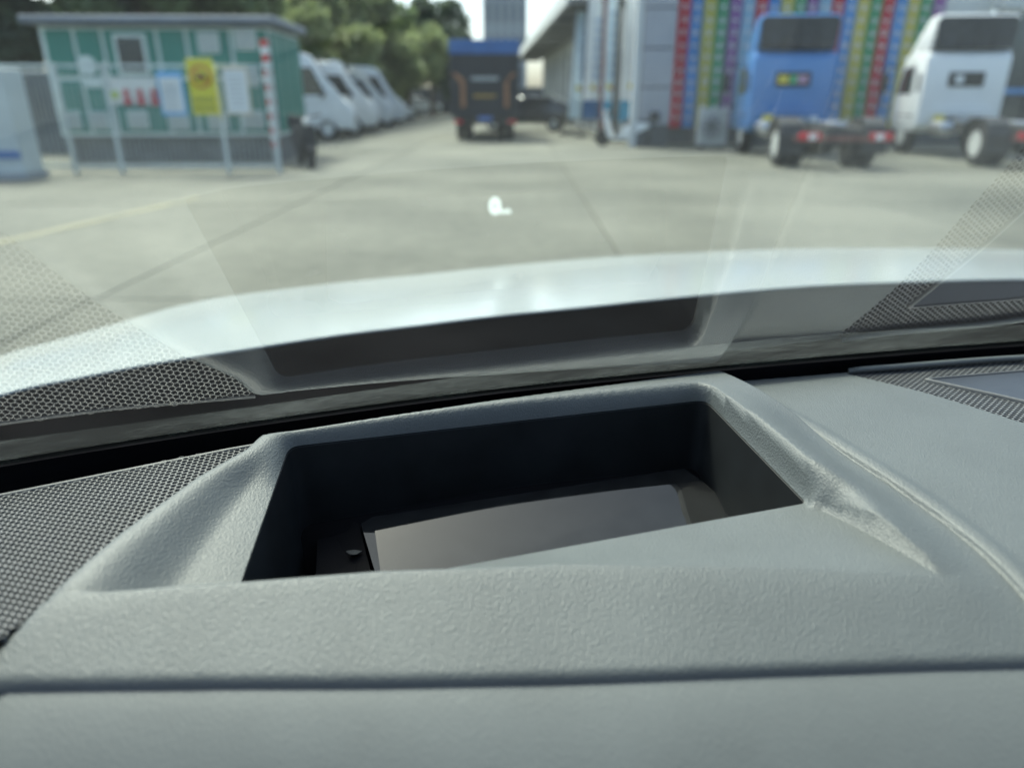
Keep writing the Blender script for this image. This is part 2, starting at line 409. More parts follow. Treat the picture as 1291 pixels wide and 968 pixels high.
# lower fascia under the pad's front lip
def build_fascia():
    v = []; f = []; xs = np.linspace(-.62, .95, 90); prof = [(.022, -.0015), (.006, -.0040), (.0, -.0058), (-.008, -.0088), (-.025, -.0185), (-.05, -.037), (-.08, -.07), (-.1, -.12), (-.105, -.3)]
    for x in xs:
        ly = lip_y(x); z = float(dash_z(np.array([[x, ly+.006]]))[0])
        for (a, b) in prof: v.append((x, ly+a, CAMZ+z+b))
    n = len(prof)
    for i in range(len(xs)-1):
        for j in range(n-1): f.append((i*n+j, i*n+j+1, (i+1)*n+j+1, (i+1)*n+j))
    return pydata('lower_fascia', v, f, MATS['dash_fascia'], dash, smooth=True)
dash_material('dash_fascia', (.122, .134, .131), grain=.25, rough=.56, scale=700, fleck=.1)
build_fascia()

# ---- display recess: walls, ledge, cover glass
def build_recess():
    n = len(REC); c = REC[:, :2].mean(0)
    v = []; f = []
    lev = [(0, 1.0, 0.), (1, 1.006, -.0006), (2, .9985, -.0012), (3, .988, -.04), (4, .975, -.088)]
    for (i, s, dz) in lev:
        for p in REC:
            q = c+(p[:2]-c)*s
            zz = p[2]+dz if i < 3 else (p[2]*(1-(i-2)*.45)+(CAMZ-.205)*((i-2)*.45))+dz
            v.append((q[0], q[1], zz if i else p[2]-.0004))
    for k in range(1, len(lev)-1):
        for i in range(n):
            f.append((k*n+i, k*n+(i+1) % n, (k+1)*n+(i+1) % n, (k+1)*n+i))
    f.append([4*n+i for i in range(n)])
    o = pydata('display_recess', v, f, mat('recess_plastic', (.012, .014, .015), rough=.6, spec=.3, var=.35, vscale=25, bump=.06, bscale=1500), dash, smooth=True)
    try: o.data.set_sharp_from_angle(angle=rad(35))
    except Exception: pass
    # cover glass
    zg = CAMZ-.252
    g = [on(455, 660, -.253), on(470, 651, -.2525), on(862, 590, -.2525), on(885, 606, -.2545), on(960, 668, -.270), on(486, 765, -.2735)]
    gv = [tuple(p) for p in g]; gb = [(p[0], p[1], p[2]-.003) for p in g]; m = len(g)
    ff = [list(range(m)), [m+i for i in range(m)][::-1]]+[(i, m+i, m+(i+1) % m, (i+1) % m) for i in range(m)]
    pydata('display_glass', gv+gb, ff, mat('display_cover_glass', (.012, .013, .014), rough=.03, spec=.55, var=.3, vscale=60), dash)
    # dark ledge left of the glass
    mb = MB()
    L = [on(402, 640, -.256), on(452, 657, -.256), on(480, 768, -.275), on(395, 775, -.275)]
    v = [(p[0], p[1], p[2]-.0015) for p in L]+[(p[0], p[1], p[2]-.02) for p in L]
    pydata('ledge', v, [(0, 1, 2, 3), (7, 6, 5, 4)]+[(i, (i+1) % 4, 4+(i+1) % 4, 4+i) for i in range(4)], M_MATTEBLACK, o)
    # old sticker residue
    s = on(446, 697, -.2635); vv = [s+np.array([.0045*math.cos(t)*(1+.25*math.sin(3*t)), .0025*math.sin(t), .0002]) for t in np.linspace(0, 6.28, 14)[:-1]]
    top = [p+np.array([0, 0, .0006]) for p in vv]; k = len(vv)
    pydata('glue_spot', vv+top, [list(range(k))[::-1], [k+i for i in range(k)]]+[(i, (i+1) % k, k+(i+1) % k, k+i) for i in range(k)], mat('glue', (.06, .065, .065), rough=.4, var=.4, vscale=300), o)
build_recess()

# ---- perforated grilles: real honeycomb
def honeycomb(name, poly, z, pitch, hole, depth, yaw, m, parent, zfun=None):
    poly = np.asarray(poly)[:, :2]; lo = poly.min(0)-.02; hi = poly.max(0)+.02; c0 = (lo+hi)/2; R = np.hypot(*(hi-lo))/2
    ca, sa = math.cos(yaw), math.sin(yaw); rt = pitch/math.sqrt(3)
    cs = []
    nx = int(R/(1.5*rt))+2; ny = int(R/pitch)+2
    for i in range(-nx, nx+1):
        for j in range(-ny, ny+1):
            a = i*1.5*rt; b = j*pitch+(i % 2)*pitch/2; cs.append((c0[0]+a*ca-b*sa, c0[1]+a*sa+b*ca))
    cs = np.array(cs); cs = cs[inpoly(cs, poly)]
    v = []; f = []
    for (x, y) in cs:
        b = len(v)
        for (r, dz) in ((rt, 0), (rt*hole*1.06, 0), (rt*hole, -.0004), (rt*hole*.97, -depth)):
            for k in range(6):
                an = yaw+k*math.pi/3; px, py = x+r*math.cos(an), y+r*math.sin(an)
                v.append((px, py, z+dz+(zfun(px, py) if zfun else 0)))
        for lv in range(3):
            for k in range(6): f.append((b+lv*6+k, b+lv*6+(k+1) % 6, b+lv*6+6+(k+1) % 6, b+lv*6+6+k))
    return pydata(name, v, f, m, parent)
gpoly = [on(-150, 650, -.205), on(0, 617, -.205), on(150, 594, -.205), on(300, 570, -.205), on(340, 566, -.205), on(318, 588, -.205), on(208, 663, -.205), on(72, 760, -.205), on(-180, 940, -.205)]
gz = lambda x, y: -.010*max(0, (-.2-x)/.15)
lg = honeycomb('speaker_grille', gpoly, CAMZ-.2025, .0037, .77, .0028, rad(12), M_GRILLE, dash, gz)
bp_ = [(p[0], p[1], CAMZ-.2105+gz(p[0], p[1])) for p in gpoly]
pydata('grille_backing', bp_, [list(range(len(bp_)))], M_MATTEBLACK, lg)
gb_edge = [on(-170, 645, -.203), on(0, 613, -.203), on(150, 591, -.203), on(290, 567, -.203), on(330, 560, -.203)]
MB().tube([(p[0], p[1], p[2]+gz(p[0], p[1])) for p in gb_edge], .0014, 8).build('grille_edge', M_GRILLE, lg)
# right grille, with a smooth insert and a bead along the windscreen side
rgp = [RG[i] for i in range(len(RG))]
cc = RG[:, :2].mean(0); rgbig = [cc+(p[:2]-cc)*1.03 for p in RG]
rgo = honeycomb('vent_grille', rgbig, CAMZ-.2022, .0040, .72, .0025, rad(14), M_GRILLE, dash)
pydata('grille_backing', [(p[0], p[1], CAMZ-.211) for p in rgbig], [list(range(len(rgbig)))], M_MATTEBLACK, rgo)
ins_p = [on(1163, 475, -.199), on(1291, 464, -.199), on(1470, 452, -.199), on(1470, 548, -.199), on(1291, 503, -.199)]
IN = rounded(ins_p, [.004, .01, .006, .006, .02], 4)
def insert():
    n = len(IN); c = IN[:, :2].mean(0)
    lev = [(1.0, -.0030), (1.0, .0002), (.985, .0008), (.955, .0008), (.945, -.0005), (.93, -.012)]; v = []; f = []
    for s, dz in lev:
        for p in IN: q = c+(p[:2]-c)*s; v.append((q[0], q[1], CAMZ-.2008+dz))
    for k in range(len(lev)-1):
        for i in range(n): f.append((k*n+i, k*n+(i+1) % n, (k+1)*n+(i+1) % n, (k+1)*n+i))
    a = pydata('vent_insert', v, f, M_GRILLE, rgo, smooth=True)
    c2 = [(c+(p[:2]-c)*.935) for p in IN]
    pydata('vent_cover', [(p[0], p[1], CAMZ-.2010) for p in c2], [list(range(n))], mat('vent_cover_plastic', (.025, .027, .03), rough=.35, var=.2, vscale=30), rgo)
insert()
bead = [on(1070, 468.5, -.2010), on(1085, 466, -.199), on(1130, 462.5, -.1982), on(1200, 457, -.1982), on(1291, 451, -.1982), on(1500, 442.5, -.1982)]
MB().tube([tuple(p) for p in smooth_line(bead, 5)], .0026, 10).build('vent_bead', M_DASH, rgo, smooth=True)

# ---- windscreen: curved pane raked 33 degrees
AL, YAW0, RGL = rad(33), rad(16), 5.5
def ws_base(s):
    a0 = YAW0; n = 24; x, y = 0., .48; ds = s/n
    for i in range(n):
        a = a0-(i+.5)*ds/(RGL if s > 0 else 2.4); x += ds*math.cos(a); y += ds*math.sin(a)
    return x, y, a0-s/(RGL if s > 0 else 2.4)
def ws_pt(s, v, off=0.):
    x, y, a = ws_base(s); fx, fy = -math.sin(a), math.cos(a)
    h = math.cos(AL)*v+math.sin(AL)*off          # off: towards the cabin
    return (x-fx*h, y-fy*h, CAMZ-.2+math.sin(AL)*v-math.cos(AL)*off)
def ws_sheet(name, s0, s1, v0, v1, off, m, parent, ns=50, nv=16):
    v = []; f = []
    for i in range(ns+1):
        s = s0+(s1-s0)*i/ns
        a = v0(s) if callable(v0) else v0; b = v1(s) if callable(v1) else v1
        for j in range(nv+1): v.append(ws_pt(s, a+(b-a)*j/nv, off))
    for i in range(ns):
        for j in range(nv): f.append((i*(nv+1)+j, (i+1)*(nv+1)+j, (i+1)*(nv+1)+j+1, i*(nv+1)+j+1))
    return pydata(name, v, f, m, parent, smooth=True)
wsb = lambda s: .009-.014*max(0, -s/.3)-.006*max(0, s/.4)
screen = ws_sheet('windscreen', -.62, 1.05, wsb, .86, 0, M_SCREEN, car)
def frit_material():
    m = mat('ceramic_edge_print', (.012, .013, .014), rough=.12, spec=.6)
    nt = m.node_tree; b = nt.nodes['Principled BSDF']; tc = nt.nodes['Texture Coordinate']
    n = nt.nodes.new('ShaderNodeTexNoise'); n.inputs['Scale'].default_value = 150; n.inputs['Detail'].default_value = 8; n.inputs['Roughness'].default_value = .75
    n2 = nt.nodes.new('ShaderNodeTexNoise'); n2.inputs['Scale'].default_value = 18
    mu = nt.nodes.new('ShaderNodeMath'); mu.operation = 'MULTIPLY'
    r = nt.nodes.new('ShaderNodeValToRGB'); r.color_ramp.elements[0].position = .245; r.color_ramp.elements[1].position = .31
    r.color_ramp.elements[0].color = (.014, .015, .016, 1); r.color_ramp.elements[1].color = (.26, .27, .26, 1)
    for q in (n, n2): nt.links.new(tc.outputs['Object'], q.inputs['Vector'])
    nt.links.new(n.outputs[0], mu.inputs[0]); nt.links.new(n2.outputs[0], mu.inputs[1]); nt.links.new(mu.outputs[0], r.inputs[0]); nt.links.new(r.outputs[0], b.inputs['Base Color'])
    return m
ws_sheet('edge_print', -.62, 1.05, lambda s: wsb(s)-.001, lambda s: wsb(s)+.020+.003*math.sin(s*5), -.0012, frit_material(), screen, nv=3)
def dust_material():
    m = bpy.data.materials.new('glass_dust'); m.use_nodes = True; nt = m.node_tree; nt.nodes.clear()
    out = nt.nodes.new('ShaderNodeOutputMaterial'); tr = nt.nodes.new('ShaderNodeBsdfTransparent'); tl = nt.nodes.new('ShaderNodeBsdfTranslucent'); tl.inputs[0].default_value = (.62, .68, .66, 1)
    tc = nt.nodes.new('ShaderNodeTexCoord'); mp = nt.nodes.new('ShaderNodeMapping'); mp.inputs['Rotation'].default_value = (0, 0, -.28); mp.inputs['Scale'].default_value = (.35, 1, 1)
    n = nt.nodes.new('ShaderNodeTexNoise'); n.inputs['Scale'].default_value = 260; n.inputs['Detail'].default_value = 8; n.inputs['Roughness'].default_value = .75
    n2 = nt.nodes.new('ShaderNodeTexNoise'); n2.inputs['Scale'].default_value = 14; n2.inputs['Detail'].default_value = 5
    nt.links.new(tc.outputs['Object'], mp.inputs[0]); nt.links.new(mp.outputs[0], n.inputs['Vector']); nt.links.new(mp.outputs[0], n2.inputs['Vector'])
    mu = nt.nodes.new('ShaderNodeMath'); mu.operation = 'MULTIPLY'; nt.links.new(n.outputs[0], mu.inputs[0]); nt.links.new(n2.outputs[0], mu.inputs[1])
    mr = nt.nodes.new('ShaderNodeMapRange'); mr.inputs['From Min'].default_value = .2; mr.inputs['From Max'].default_value = .42; mr.inputs['To Min'].default_value = .012; mr.inputs['To Max'].default_value = .07
    nt.links.new(mu.outputs[0], mr.inputs['Value'])
    mx = nt.nodes.new('ShaderNodeMixShader'); nt.links.new(mr.outputs[0], mx.inputs[0]); nt.links.new(tr.outputs[0], mx.inputs[1]); nt.links.new(tl.outputs[0], mx.inputs[2]); nt.links.new(mx.outputs[0], out.inputs[0])
    return m
ws_sheet('dust_film', -.6, 1.03, lambda s: wsb(s)+.021, lambda s: wsb(s)+.085+.015*math.sin(s*9), .0009, dust_material(), screen, nv=4)
# black seal and bulkhead below the glass
def seal():
    v = []; f = []; ns = 60
    for i in range(ns+1):
        s = -.62+1.67*i/ns; x, y, a = ws_base(s); p = ws_pt(s, wsb(s)-.002, 0)
        fx, fy = -math.sin(a), math.cos(a)
        v += [(p[0], p[1], p[2]-.0005), (p[0]+.001*fx, p[1]+.001*fy, p[2]-.012), (p[0]-.012*fx, p[1]-.012*fy, CAMZ-.24), (p[0]-.05*fx, p[1]-.05*fy, CAMZ-.26), (p[0]-.06*fx, p[1]-.06*fy, CAMZ-.6)]
    for i in range(ns):
        for j in range(4): f.append((i*5+j, i*5+j+1, (i+1)*5+j+1, (i+1)*5+j))
    return pydata('windscreen_seal', v, f, M_MATTEBLACK, car, smooth=True)
seal()
# ---- bonnet and cowl
near_px = [(-420, 640), (-200, 565), (0, 497), (100, 475), (200, 456), (310, 439), (430, 421), (530, 409), (628, 397), (740, 386), (860, 373.5), (1016, 360), (1150, 354.5), (1291, 351), (1500, 352), (1750, 362)]
far_px = [(-420, 610), (-200, 530), (0, 449), (60, 432), (130, 412.6), (260, 378), (430, 356), (530, 346), (628, 336), (740, 326), (860, 319), (1016, 313.5), (1150, 313), (1291, 315), (1500, 322), (1750, 338)]
NB = smooth_line([on(x, y, -.285+(.004 if x < 0 else 0)) for x, y in near_px], 4)
FB = smooth_line([on(x, y, z) for (x, y), z in zip(far_px, [-.355, -.35, -.35, -.352, -.356, -.362, -.367, -.37, -.372, -.372, -.372, -.372, -.372, -.372, -.37, -.368])], 4)
def bonnet():
    v = []; f = []; n = len(NB); nv = 14
    for a, b in zip(NB, FB):
        d = (b-a); d /= np.linalg.norm(d)
        v += [tuple(a+np.array([0, -.001, -.005])), tuple(a+np.array([0, -.001, -.001]))]
        for j in range(nv+1):
            t = j/nv; p = a+(b-a)*t; p = p+np.array([0, 0, .012*math.sin(math.pi*t)*1.0*(1-.6*t)]); v.append(tuple(p))
        h = np.array([d[0], d[1], 0]); h /= np.linalg.norm(h)
        v += [tuple(b+h*.05+np.array([0, 0, -.016])), tuple(b+h*.1+np.array([0, 0, -.05])), tuple(b+h*.13+np.array([0, 0, -.14])), tuple(b+h*.14+np.array([0, 0, -.42]))]
    k = nv+7
    for i in range(n-1):
        for j in range(k-1): f.append((i*k+j, (i+1)*k+j, (i+1)*k+j+1, i*k+j+1))
    o = pydata('bonnet', v, f, M_PAINT, car, smooth=True)
    o.data.set_sharp_from_angle(angle=rad(30))
    return o
bonnet()
def cowl():
    v = []; f = []; n = len(NB); m = 10
    for a in NB:
        # nearest point on windscreen foot
        best = min((ws_pt(s, wsb(s)-.003, -.0) for s in np.linspace(-.62, 1.05, 60)), key=lambda p: math.hypot(p[0]-a[0]*.93, (p[1]-a[1])*.35))
        b = np.array(best)+np.array([0, .004, -.03]); e = a+np.array([0, -.003, -.002])
        for j in range(m+1):
            t = j/m; p = b+(e-b)*t; p = p+np.array([0, 0, -.03*math.sin(math.pi*t)]); v.append(tuple(p))
    for i in range(n-1):
        for j in range(m): f.append((i*(m+1)+j, (i+1)*(m+1)+j, (i+1)*(m+1)+j+1, i*(m+1)+j+1))
    return pydata('cowl', v, f, mat('cowl_plastic', (.005, .0055, .006), rough=1., spec=0., var=.3, vscale=12), car, smooth=True)
cowl()
# ---- cabin shell
def cabin():
    yw = rad(10); rot = Matrix.Rotation(yw, 3, 'Z')
    C0 = np.array([.36, -.2, 0])       # cabin centre line, at the driver's height
    def w(x, y, z): p = rot @ Vector((x, y, 0)); return (C0[0]+p[0], C0[1]+p[1], CAMZ+z)
    top = [ws_pt(s, .86) for s in np.linspace(-.62, 1.05, 24)]
    # roof: lofted from the screen's top edge backwards
    v = []; f = []
    for i, p in enumerate(top):
        v.append((p[0], p[1], p[2]))
        q = w(-.66+1.32*i/23, -.5, .37); r = w(-.66+1.32*i/23, -2.3, .36)
        v += [q, r, (r[0], r[1], r[2]+.05), (q[0], q[1], q[2]+.05), (p[0], p[1], p[2]+.03)]
    for i in range(23):
        for j in range(6): f.append((i*6+j, (i+1)*6+j, (i+1)*6+(j+1) % 6, i*6+(j+1) % 6))
    pydata('roof', v, f, M_HEAD, car, smooth=False)
    for s in (-.62, 1.05):
        sg = -1 if s < 0 else 1
        a = np.array(ws_pt(s, .0)); b = np.array(ws_pt(s, 1.0)); off = np.array([sg*.03, -.02, 0.])
        MB().cyl(tuple(a+off), tuple(b+off), .055, .05, 10).build('pillar', M_DARKTRIM, car, smooth=True)
    for sg in (-1, 1):
        mb = MB(); x = sg*.72
        P = [w(x, .55, -.95), w(x, -1.2, -.95), w(x, -1.2, -.2), w(x, .55, -.2)]
        P2 = [w(x+sg*.1, .55, -.95), w(x+sg*.1, -1.2, -.95), w(x+sg*.06, -1.2, -.2), w(x+sg*.06, .55, -.2)]
        v = P+P2; f = [(0, 1, 2, 3), (7, 6, 5, 4)]+[(i, (i+1) % 4, 4+(i+1) % 4, 4+i) for i in range(4)]
        pydata('door', v, f, M_DARKTRIM, car)
    v = [w(-.74, -2.3, .38), w(.74, -2.3, .38), w(.74, -2.35, -1.0), w(-.74, -2.35, -1.0)]
    pydata('tailgate', v, [(0, 1, 2, 3)], M_DARKTRIM, car)
    v = [w(-.74, .6, -1.0), w(.74, .6, -1.0), w(.74, -2.35, -1.0), w(-.74, -2.35, -1.0)]
    pydata('cabin_floor', v, [(0, 1, 2, 3)], M_MATTEBLACK, car)
    for sg in (-1, 1):
        v = [w(sg*.74, -1.2, .38), w(sg*.74, -2.3, .38), w(sg*.74, -2.35, -1), w(sg*.74, -1.2, -1)]
        pydata('side_panel', v, [(0, 1, 2, 3)], M_DARKTRIM, car)
cabin()
# ---- head-up speed readout: the virtual image stands ahead over the bonnet's nose
def readout():
    m = mat('readout_light', (0, 0, 0), rough=1, spec=0, emit=((.93, 1., .98), .6))
    root = None
    for txt, px, py, size, bold in (('0', 617.5, 269, .063, .0035), ('km/h', 630.5, 268.5, .016, .0012)):
        cu = bpy.data.curves.new('readout', 'FONT'); cu.body = txt; cu.size = size; cu.offset = bold
        t = bpy.data.objects.new('t', cu); COL.objects.link(t)
        bpy.context.view_layer.update()
        me = bpy.data.meshes.new_from_object(t.evaluated_get(bpy.context.evaluated_depsgraph_get()))
        bpy.data.objects.remove(t)
        p = ony(px, py, 2.2)
        o = link('speed_readout' if root is None else 'speed_unit', me, m, screen if root is None else None)
        o.matrix_world = Matrix.Translation(Vector(p)) @ Matrix.Rotation(rad(80), 4, 'X')
        if root is None: root = o
        else:
            o.parent = root; o.matrix_parent_inverse = root.matrix_world.inverted()
            o.matrix_parent_inverse = (Matrix.Translation(Vector(ony(617.5, 269, 2.2))) @ Matrix.Rotation(rad(80), 4, 'X')).inverted()
readout()

# ================================================================== THE YARD
def slab_material():
    m = bpy.data.materials.new('worn_concrete'); m.use_nodes = True; nt = m.node_tree; b = nt.nodes['Principled BSDF']; b.inputs['Roughness'].default_value = .88
    g = nt.nodes.new('ShaderNodeNewGeometry')
    a = nt.nodes.new('ShaderNodeTexNoise'); a.inputs['Scale'].default_value = .35; a.inputs['Detail'].default_value = 8
    c = nt.nodes.new('ShaderNodeTexNoise'); c.inputs['Scale'].default_value = 6; c.inputs['Detail'].default_value = 8
    for q in (a, c): nt.links.new(g.outputs['Position'], q.inputs['Vector'])
    oi = nt.nodes.new('ShaderNodeObjectInfo')
    s1 = nt.nodes.new('ShaderNodeMath'); s1.operation = 'MULTIPLY_ADD'; s1.inputs[1].default_value = .35; nt.links.new(c.outputs[0], s1.inputs[0]); nt.links.new(a.outputs[0], s1.inputs[2])
    s2 = nt.nodes.new('ShaderNodeMath'); s2.operation = 'MULTIPLY_ADD'; s2.inputs[1].default_value = .12; nt.links.new(oi.outputs['Random'], s2.inputs[0]); nt.links.new(s1.outputs[0], s2.inputs[2])
    r = nt.nodes.new('ShaderNodeValToRGB'); r.color_ramp.elements[0].position = .5; r.color_ramp.elements[1].position = .9
    r.color_ramp.elements[0].color = (.088, .092, .074, 1); r.color_ramp.elements[1].color = (.182, .184, .148, 1)
    nt.links.new(s2.outputs[0], r.inputs[0]); nt.links.new(r.outputs[0], b.inputs['Base Color'])
    MATS['slab'] = m; return m
M_SLAB = slab_material()
M_JOINT = mat('joint_tar', (.09, .09, .075), rough=.9, var=.3, vscale=2)
ground = pydata('ground', [(-600, -200, -.012), (600, -200, -.012), (600, 1500, -.012), (-600, 1500, -.012)], [(0, 1, 2, 3)], M_JOINT)
tag(ground, kind='structure')
_sl = MB(); _sl.box((0, 0, -.03), (3.98, 4.98, .06)); slab0 = _sl.build('concrete_slab', M_SLAB, ground)
first = True
for i in range(-7, 7):
    for j in range(-1, 26):
        o = slab0 if first else slab0.copy()
        if not first: COL.objects.link(o)
        first = False
        o.location = (-1.05+4*i+.05*j, 2.5+5*j, random.uniform(-.002, .002)); o.rotation_euler = (0, 0, rad(-.5))
apron = pydata('yard_apron', [(-600, -200, -.008), (-29, -200, -.008), (-29, 1500, -.008), (-600, 1500, -.008), (27, -200, -.008), (600, -200, -.008), (600, 1500, -.008), (27, 1500, -.008), (-29, 128, -.008), (27, 128, -.008), (27, 1500, -.0081), (-29, 1500, -.0081)], [(0, 1, 2, 3), (4, 5, 6, 7), (8, 9, 10, 11)], M_SLAB)
tag(apron, kind='structure')
pydata('yellow_marking', [tuple(onz(-250, 352, .004)), tuple(onz(0, 303, .004)), tuple(onz(250, 247, .004)), tuple(onz(250, 250.5, .004)), tuple(onz(0, 308, .004)), tuple(onz(-250, 360, .004))], [(0, 1, 4, 5), (1, 2, 3, 4)],
       mat('worn_yellow_paint', (.21, .20, .125), rough=.85, var=.3, vscale=1.5, wear=(.17, .17, .125)), ground)

W = lambda p: Vector((float(p[0]), float(p[1]), float(p[2])))
def depth_x(px, Y, z=1.2): return float(ony(px, 125, Y)[0])

M_TYRE = mat('tyre_rubber', (.018, .018, .019), rough=.85, var=.3, vscale=8)
M_RIM = mat('pale_steel_rim', (.62, .64, .62), rough=.4, metal=.2, var=.1, vscale=6)
M_CHAS = mat('chassis_black', (.03, .032, .035), rough=.6, var=.4, vscale=5)
M_RUST = mat('chassis_red_oxide', (.16, .07, .06), rough=.7, var=.4, vscale=6)
M_GLASSD = mat('dark_window_glass', (.02, .025, .028), rough=.06, spec=.8, var=.2, vscale=1)
M_SILVER = mat('brushed_metal', (.6, .6, .6), rough=.35, metal=.9, var=.1, vscale=5)
M_RED = mat('red_lens', (.55, .03, .04), rough=.25, var=.2, vscale=20)
M_WLENS = mat('white_lens', (.8, .8, .78), rough=.2, var=.05, vscale=20)
M_YEL = mat('yellow_sticker', (.75, .62, .08), rough=.5, var=.15, vscale=10)
M_WHT = mat('white_paint', (.78, .8, .79), rough=.4, var=.06, vscale=3)
M_GREY = mat('grey_paint', (.36, .38, .38), rough=.55, var=.1, vscale=3)

def wheel(parent, c, r, w, dual=False, sgn=1):
    mb = MB()
    for k in ((0, 1) if dual else (0,)):
        x0 = c[0]-sgn*k*(w+.05)
        mb.lathe([(-w/2, r*.62), (-w/2, r*.9), (-w*.4, r*.985), (-w*.2, r), (w*.2, r), (w*.4, r*.985), (w/2, r*.9), (w/2, r*.62)], (x0, c[1], c[2]), 'x', 28)
    t = mb.build('wheel', M_TYRE, parent, smooth=True)
    mb = MB(); o = sgn
    pr = [(w*.52, .60), (w*.52, .5), (w*.30 if not dual else w*.1, .46), (w*.2 if not dual else -w*.1, .25), (w*.35, .22), (w*.35, .02)]
    mb.lathe([(o*a, r*b) for a, b in pr], c, 'x', 24); mb.build('rim', M_RIM, t, smooth=True)
    return t

def chassis_truck(loc, rz, cab_m, label, fairing_m, sticker, group=None):
    T = empty('chassis_truck', loc, rz); tag(T, label, 'truck')
    y0 = 3.15
    prof = [(y0, .72), (y0, 2.28), (y0+.12, 2.42), (y0+1.15, 2.45), (y0+1.42, 2.3), (y0+1.75, 1.35), (y0+1.78, .72), (y0+1.5, .55), (y0+.2, .55)]
    cab = MB().prism(prof, -.98, .98, 'x', bev=.07).build('cab', cab_m, T, smooth=True)
    # rear face: pressed border and arch cut-out
    MB().box((0, y0-.02, 1.0), (1.5, .05, .1), .02).box((0, y0-.015, 1.12), (1.4, .03, .08), .01).build('rear_rib', cab_m, T)
    MB().prism([(-.62, .55), (-.62, .66), (-.45, .84), (-.2, .92), (.2, .92), (.45, .84), (.62, .66), (.62, .55)], y0-.10, y0-.005, 'y').build('arch', M_CHAS, T)
    w = MB().box((0, y0-.012, 1.78), (.84, .05, .34), .02).build('rear_window', mat('window_rubber', (.02, .02, .02), rough=.5, var=.1), T)
    MB().box((0, y0-.04, 1.78), (.74, .012, .25)).build('pane', M_GLASSD, w)
    for (x, ww, c) in sticker:
        MB().box((x, y0-.052, 1.78), (ww, .008, .19)).build('window_sticker', c, w)
    for sx in (-1, 1):
        d = MB().prism([(y0+.55, .8), (y0+.55, 2.2), (y0+1.3, 2.15), (y0+1.6, 1.35), (y0+1.55, .8)], sx*.975, sx*.995, 'x').build('door', cab_m, T)
        MB().prism([(y0+.62, 1.45), (y0+.62, 2.1), (y0+1.26, 2.06), (y0+1.5, 1.45)], sx*.99, sx*1.003, 'x').build('pane', M_GLASSD, d)
        MB().box((sx*1.0, y0+.25, 1.72), (.03, .14, .42), .01).build('side_slot', M_CHAS, T)
        mr = MB().box((sx*1.32, y0+1.62, 1.72), (.2, .07, .46), .03).build('mirror', M_CHAS, T)
        MB().tube([(sx*.97, y0+1.55, 2.12), (sx*1.32, y0+1.62, 2.12), (sx*1.36, y0+1.62, 1.2), (sx*1.0, y0+1.7, 1.15)], .018, 8).build('mirror_arm', M_CHAS, mr)
    MB().prism([(y0+1.33, 1.4), (y0+1.22, 2.28), (y0+1.45, 2.2), (y0+1.77, 1.4)], -.85, .85, 'x').build('windscreen', M_GLASSD, T)
    # roof fairing: shell, closed behind by a dark sheet painted as its shaded hollow
    F = MB()
    zt, zb = 3.2, 2.44
    for sx in (-1, 1):
        F.prism([(y0+.1, zb), (y0-.02, zt-.1), (y0+.08, zt), (y0+.45, zt-.06), (y0+1.15, zb+.12), (y0+1.25, zb)], sx*.93, sx*.885, 'x', bev=.01)
    F.prism([(y0-.02, zt-.08), (y0+.06, zt+.02), (y0+.5, zt-.06), (y0+1.2, zb+.12), (y0+1.25, zb), (y0+1.1, zb+.02), (y0+.45, zt-.14), (y0+.06, zt-.08)], -.88, .88, 'x', bev=.01)
    f = F.build('roof_fairing', fairing_m, T, smooth=True)
    MB().prism([(-.86, zb+.02), (-.925, zt-.14), (-.84, zt-.03), (.84, zt-.03), (.925, zt-.14), (.86, zb+.02)], y0-.035, y0-.025, 'y').build('fairing_shade_sheet', mat('fairing_hollow_shade', (.05, .055, .06), rough=.8, var=.25, vscale=6), f)
    for bx, bz, bh in ((0, .3, .5), (-.35, .15, .24), (.4, .15, .24)): MB().box((bx, y0-.05, zb+bz), (.05, .025, bh)).build('fairing_bracket', M_CHAS, f)
    # frame
    for sx in (-1, 1):
        MB().box((sx*.37, 1.35, .72), (.08, 5.4, .2), .01).build('frame_rail', M_CHAS, T)
        wheel(T, (sx*.86, 0, .45), .45, .24, True, sx)
        wheel(T, (sx*.84, 4.0, .45), .45, .24, False, sx)
        MB().prism([(-.62, .62), (-.5, .86), (-.25, .98), (.25, .98), (.5, .86), (.62, .62), (.58, .6), (.46, .82), (.22, .94), (-.22, .94), (-.46, .82), (-.58, .6)], sx*.62, sx*1.04, 'x').build('rear_mudguard', M_CHAS, T)
        MB().box((sx*.82, -.62, .48), (.5, .02, .36), .005).build('mudflap', M_CHAS, T)
        L = MB().box((sx*.66, -1.36, .66), (.42, .08, .14), .02).build('tail_lamp', M_RED, T)
        MB().box((sx*.62, -1.405, .66), (.16, .012, .11)).build('lens', M_WLENS, L)
        MB().box((sx*.84, 4.0, .94), (.32, 1.0, .06), .02).build('mudguard', M_CHAS, T)
    for y in (-1.2, -.3, .6, 1.5, 2.4): MB().box((0, y, .7), (.66, .1, .14)).build('cross_member', M_CHAS, T)
    MB().box((0, -1.33, .62), (1.9, .06, .1), .01).build('rear_bumper', M_RUST, T)
    MB().cyl((-.86, 0, .45), (.86, 0, .45), .07).lathe([(-.22, .05), (-.15, .2), (.15, .2), (.22, .05)], (0, 0, .45), 'x', 16).build('rear_axle', M_CHAS, T, smooth=True)
    MB().lathe([(-.32, .12), (-.3, .17), (.3, .17), (.32, .12)], (-.72, 2.3, .68), 'y', 18).build('air_tank', M_SILVER, T, smooth=True)
    MB().box((.72, 1.9, .66), (.5, .9, .4), .06, seg=2).build('fuel_tank', M_SILVER, T, smooth=True)
    MB().box((-.55, 2.9, .86), (.26, .05, .22), .03).build('yellow_plate', M_YEL, T)
    MB().box((.05, 2.75, .76), (.62, .3, .3), .04).build('air_filter', M_GREY, T)
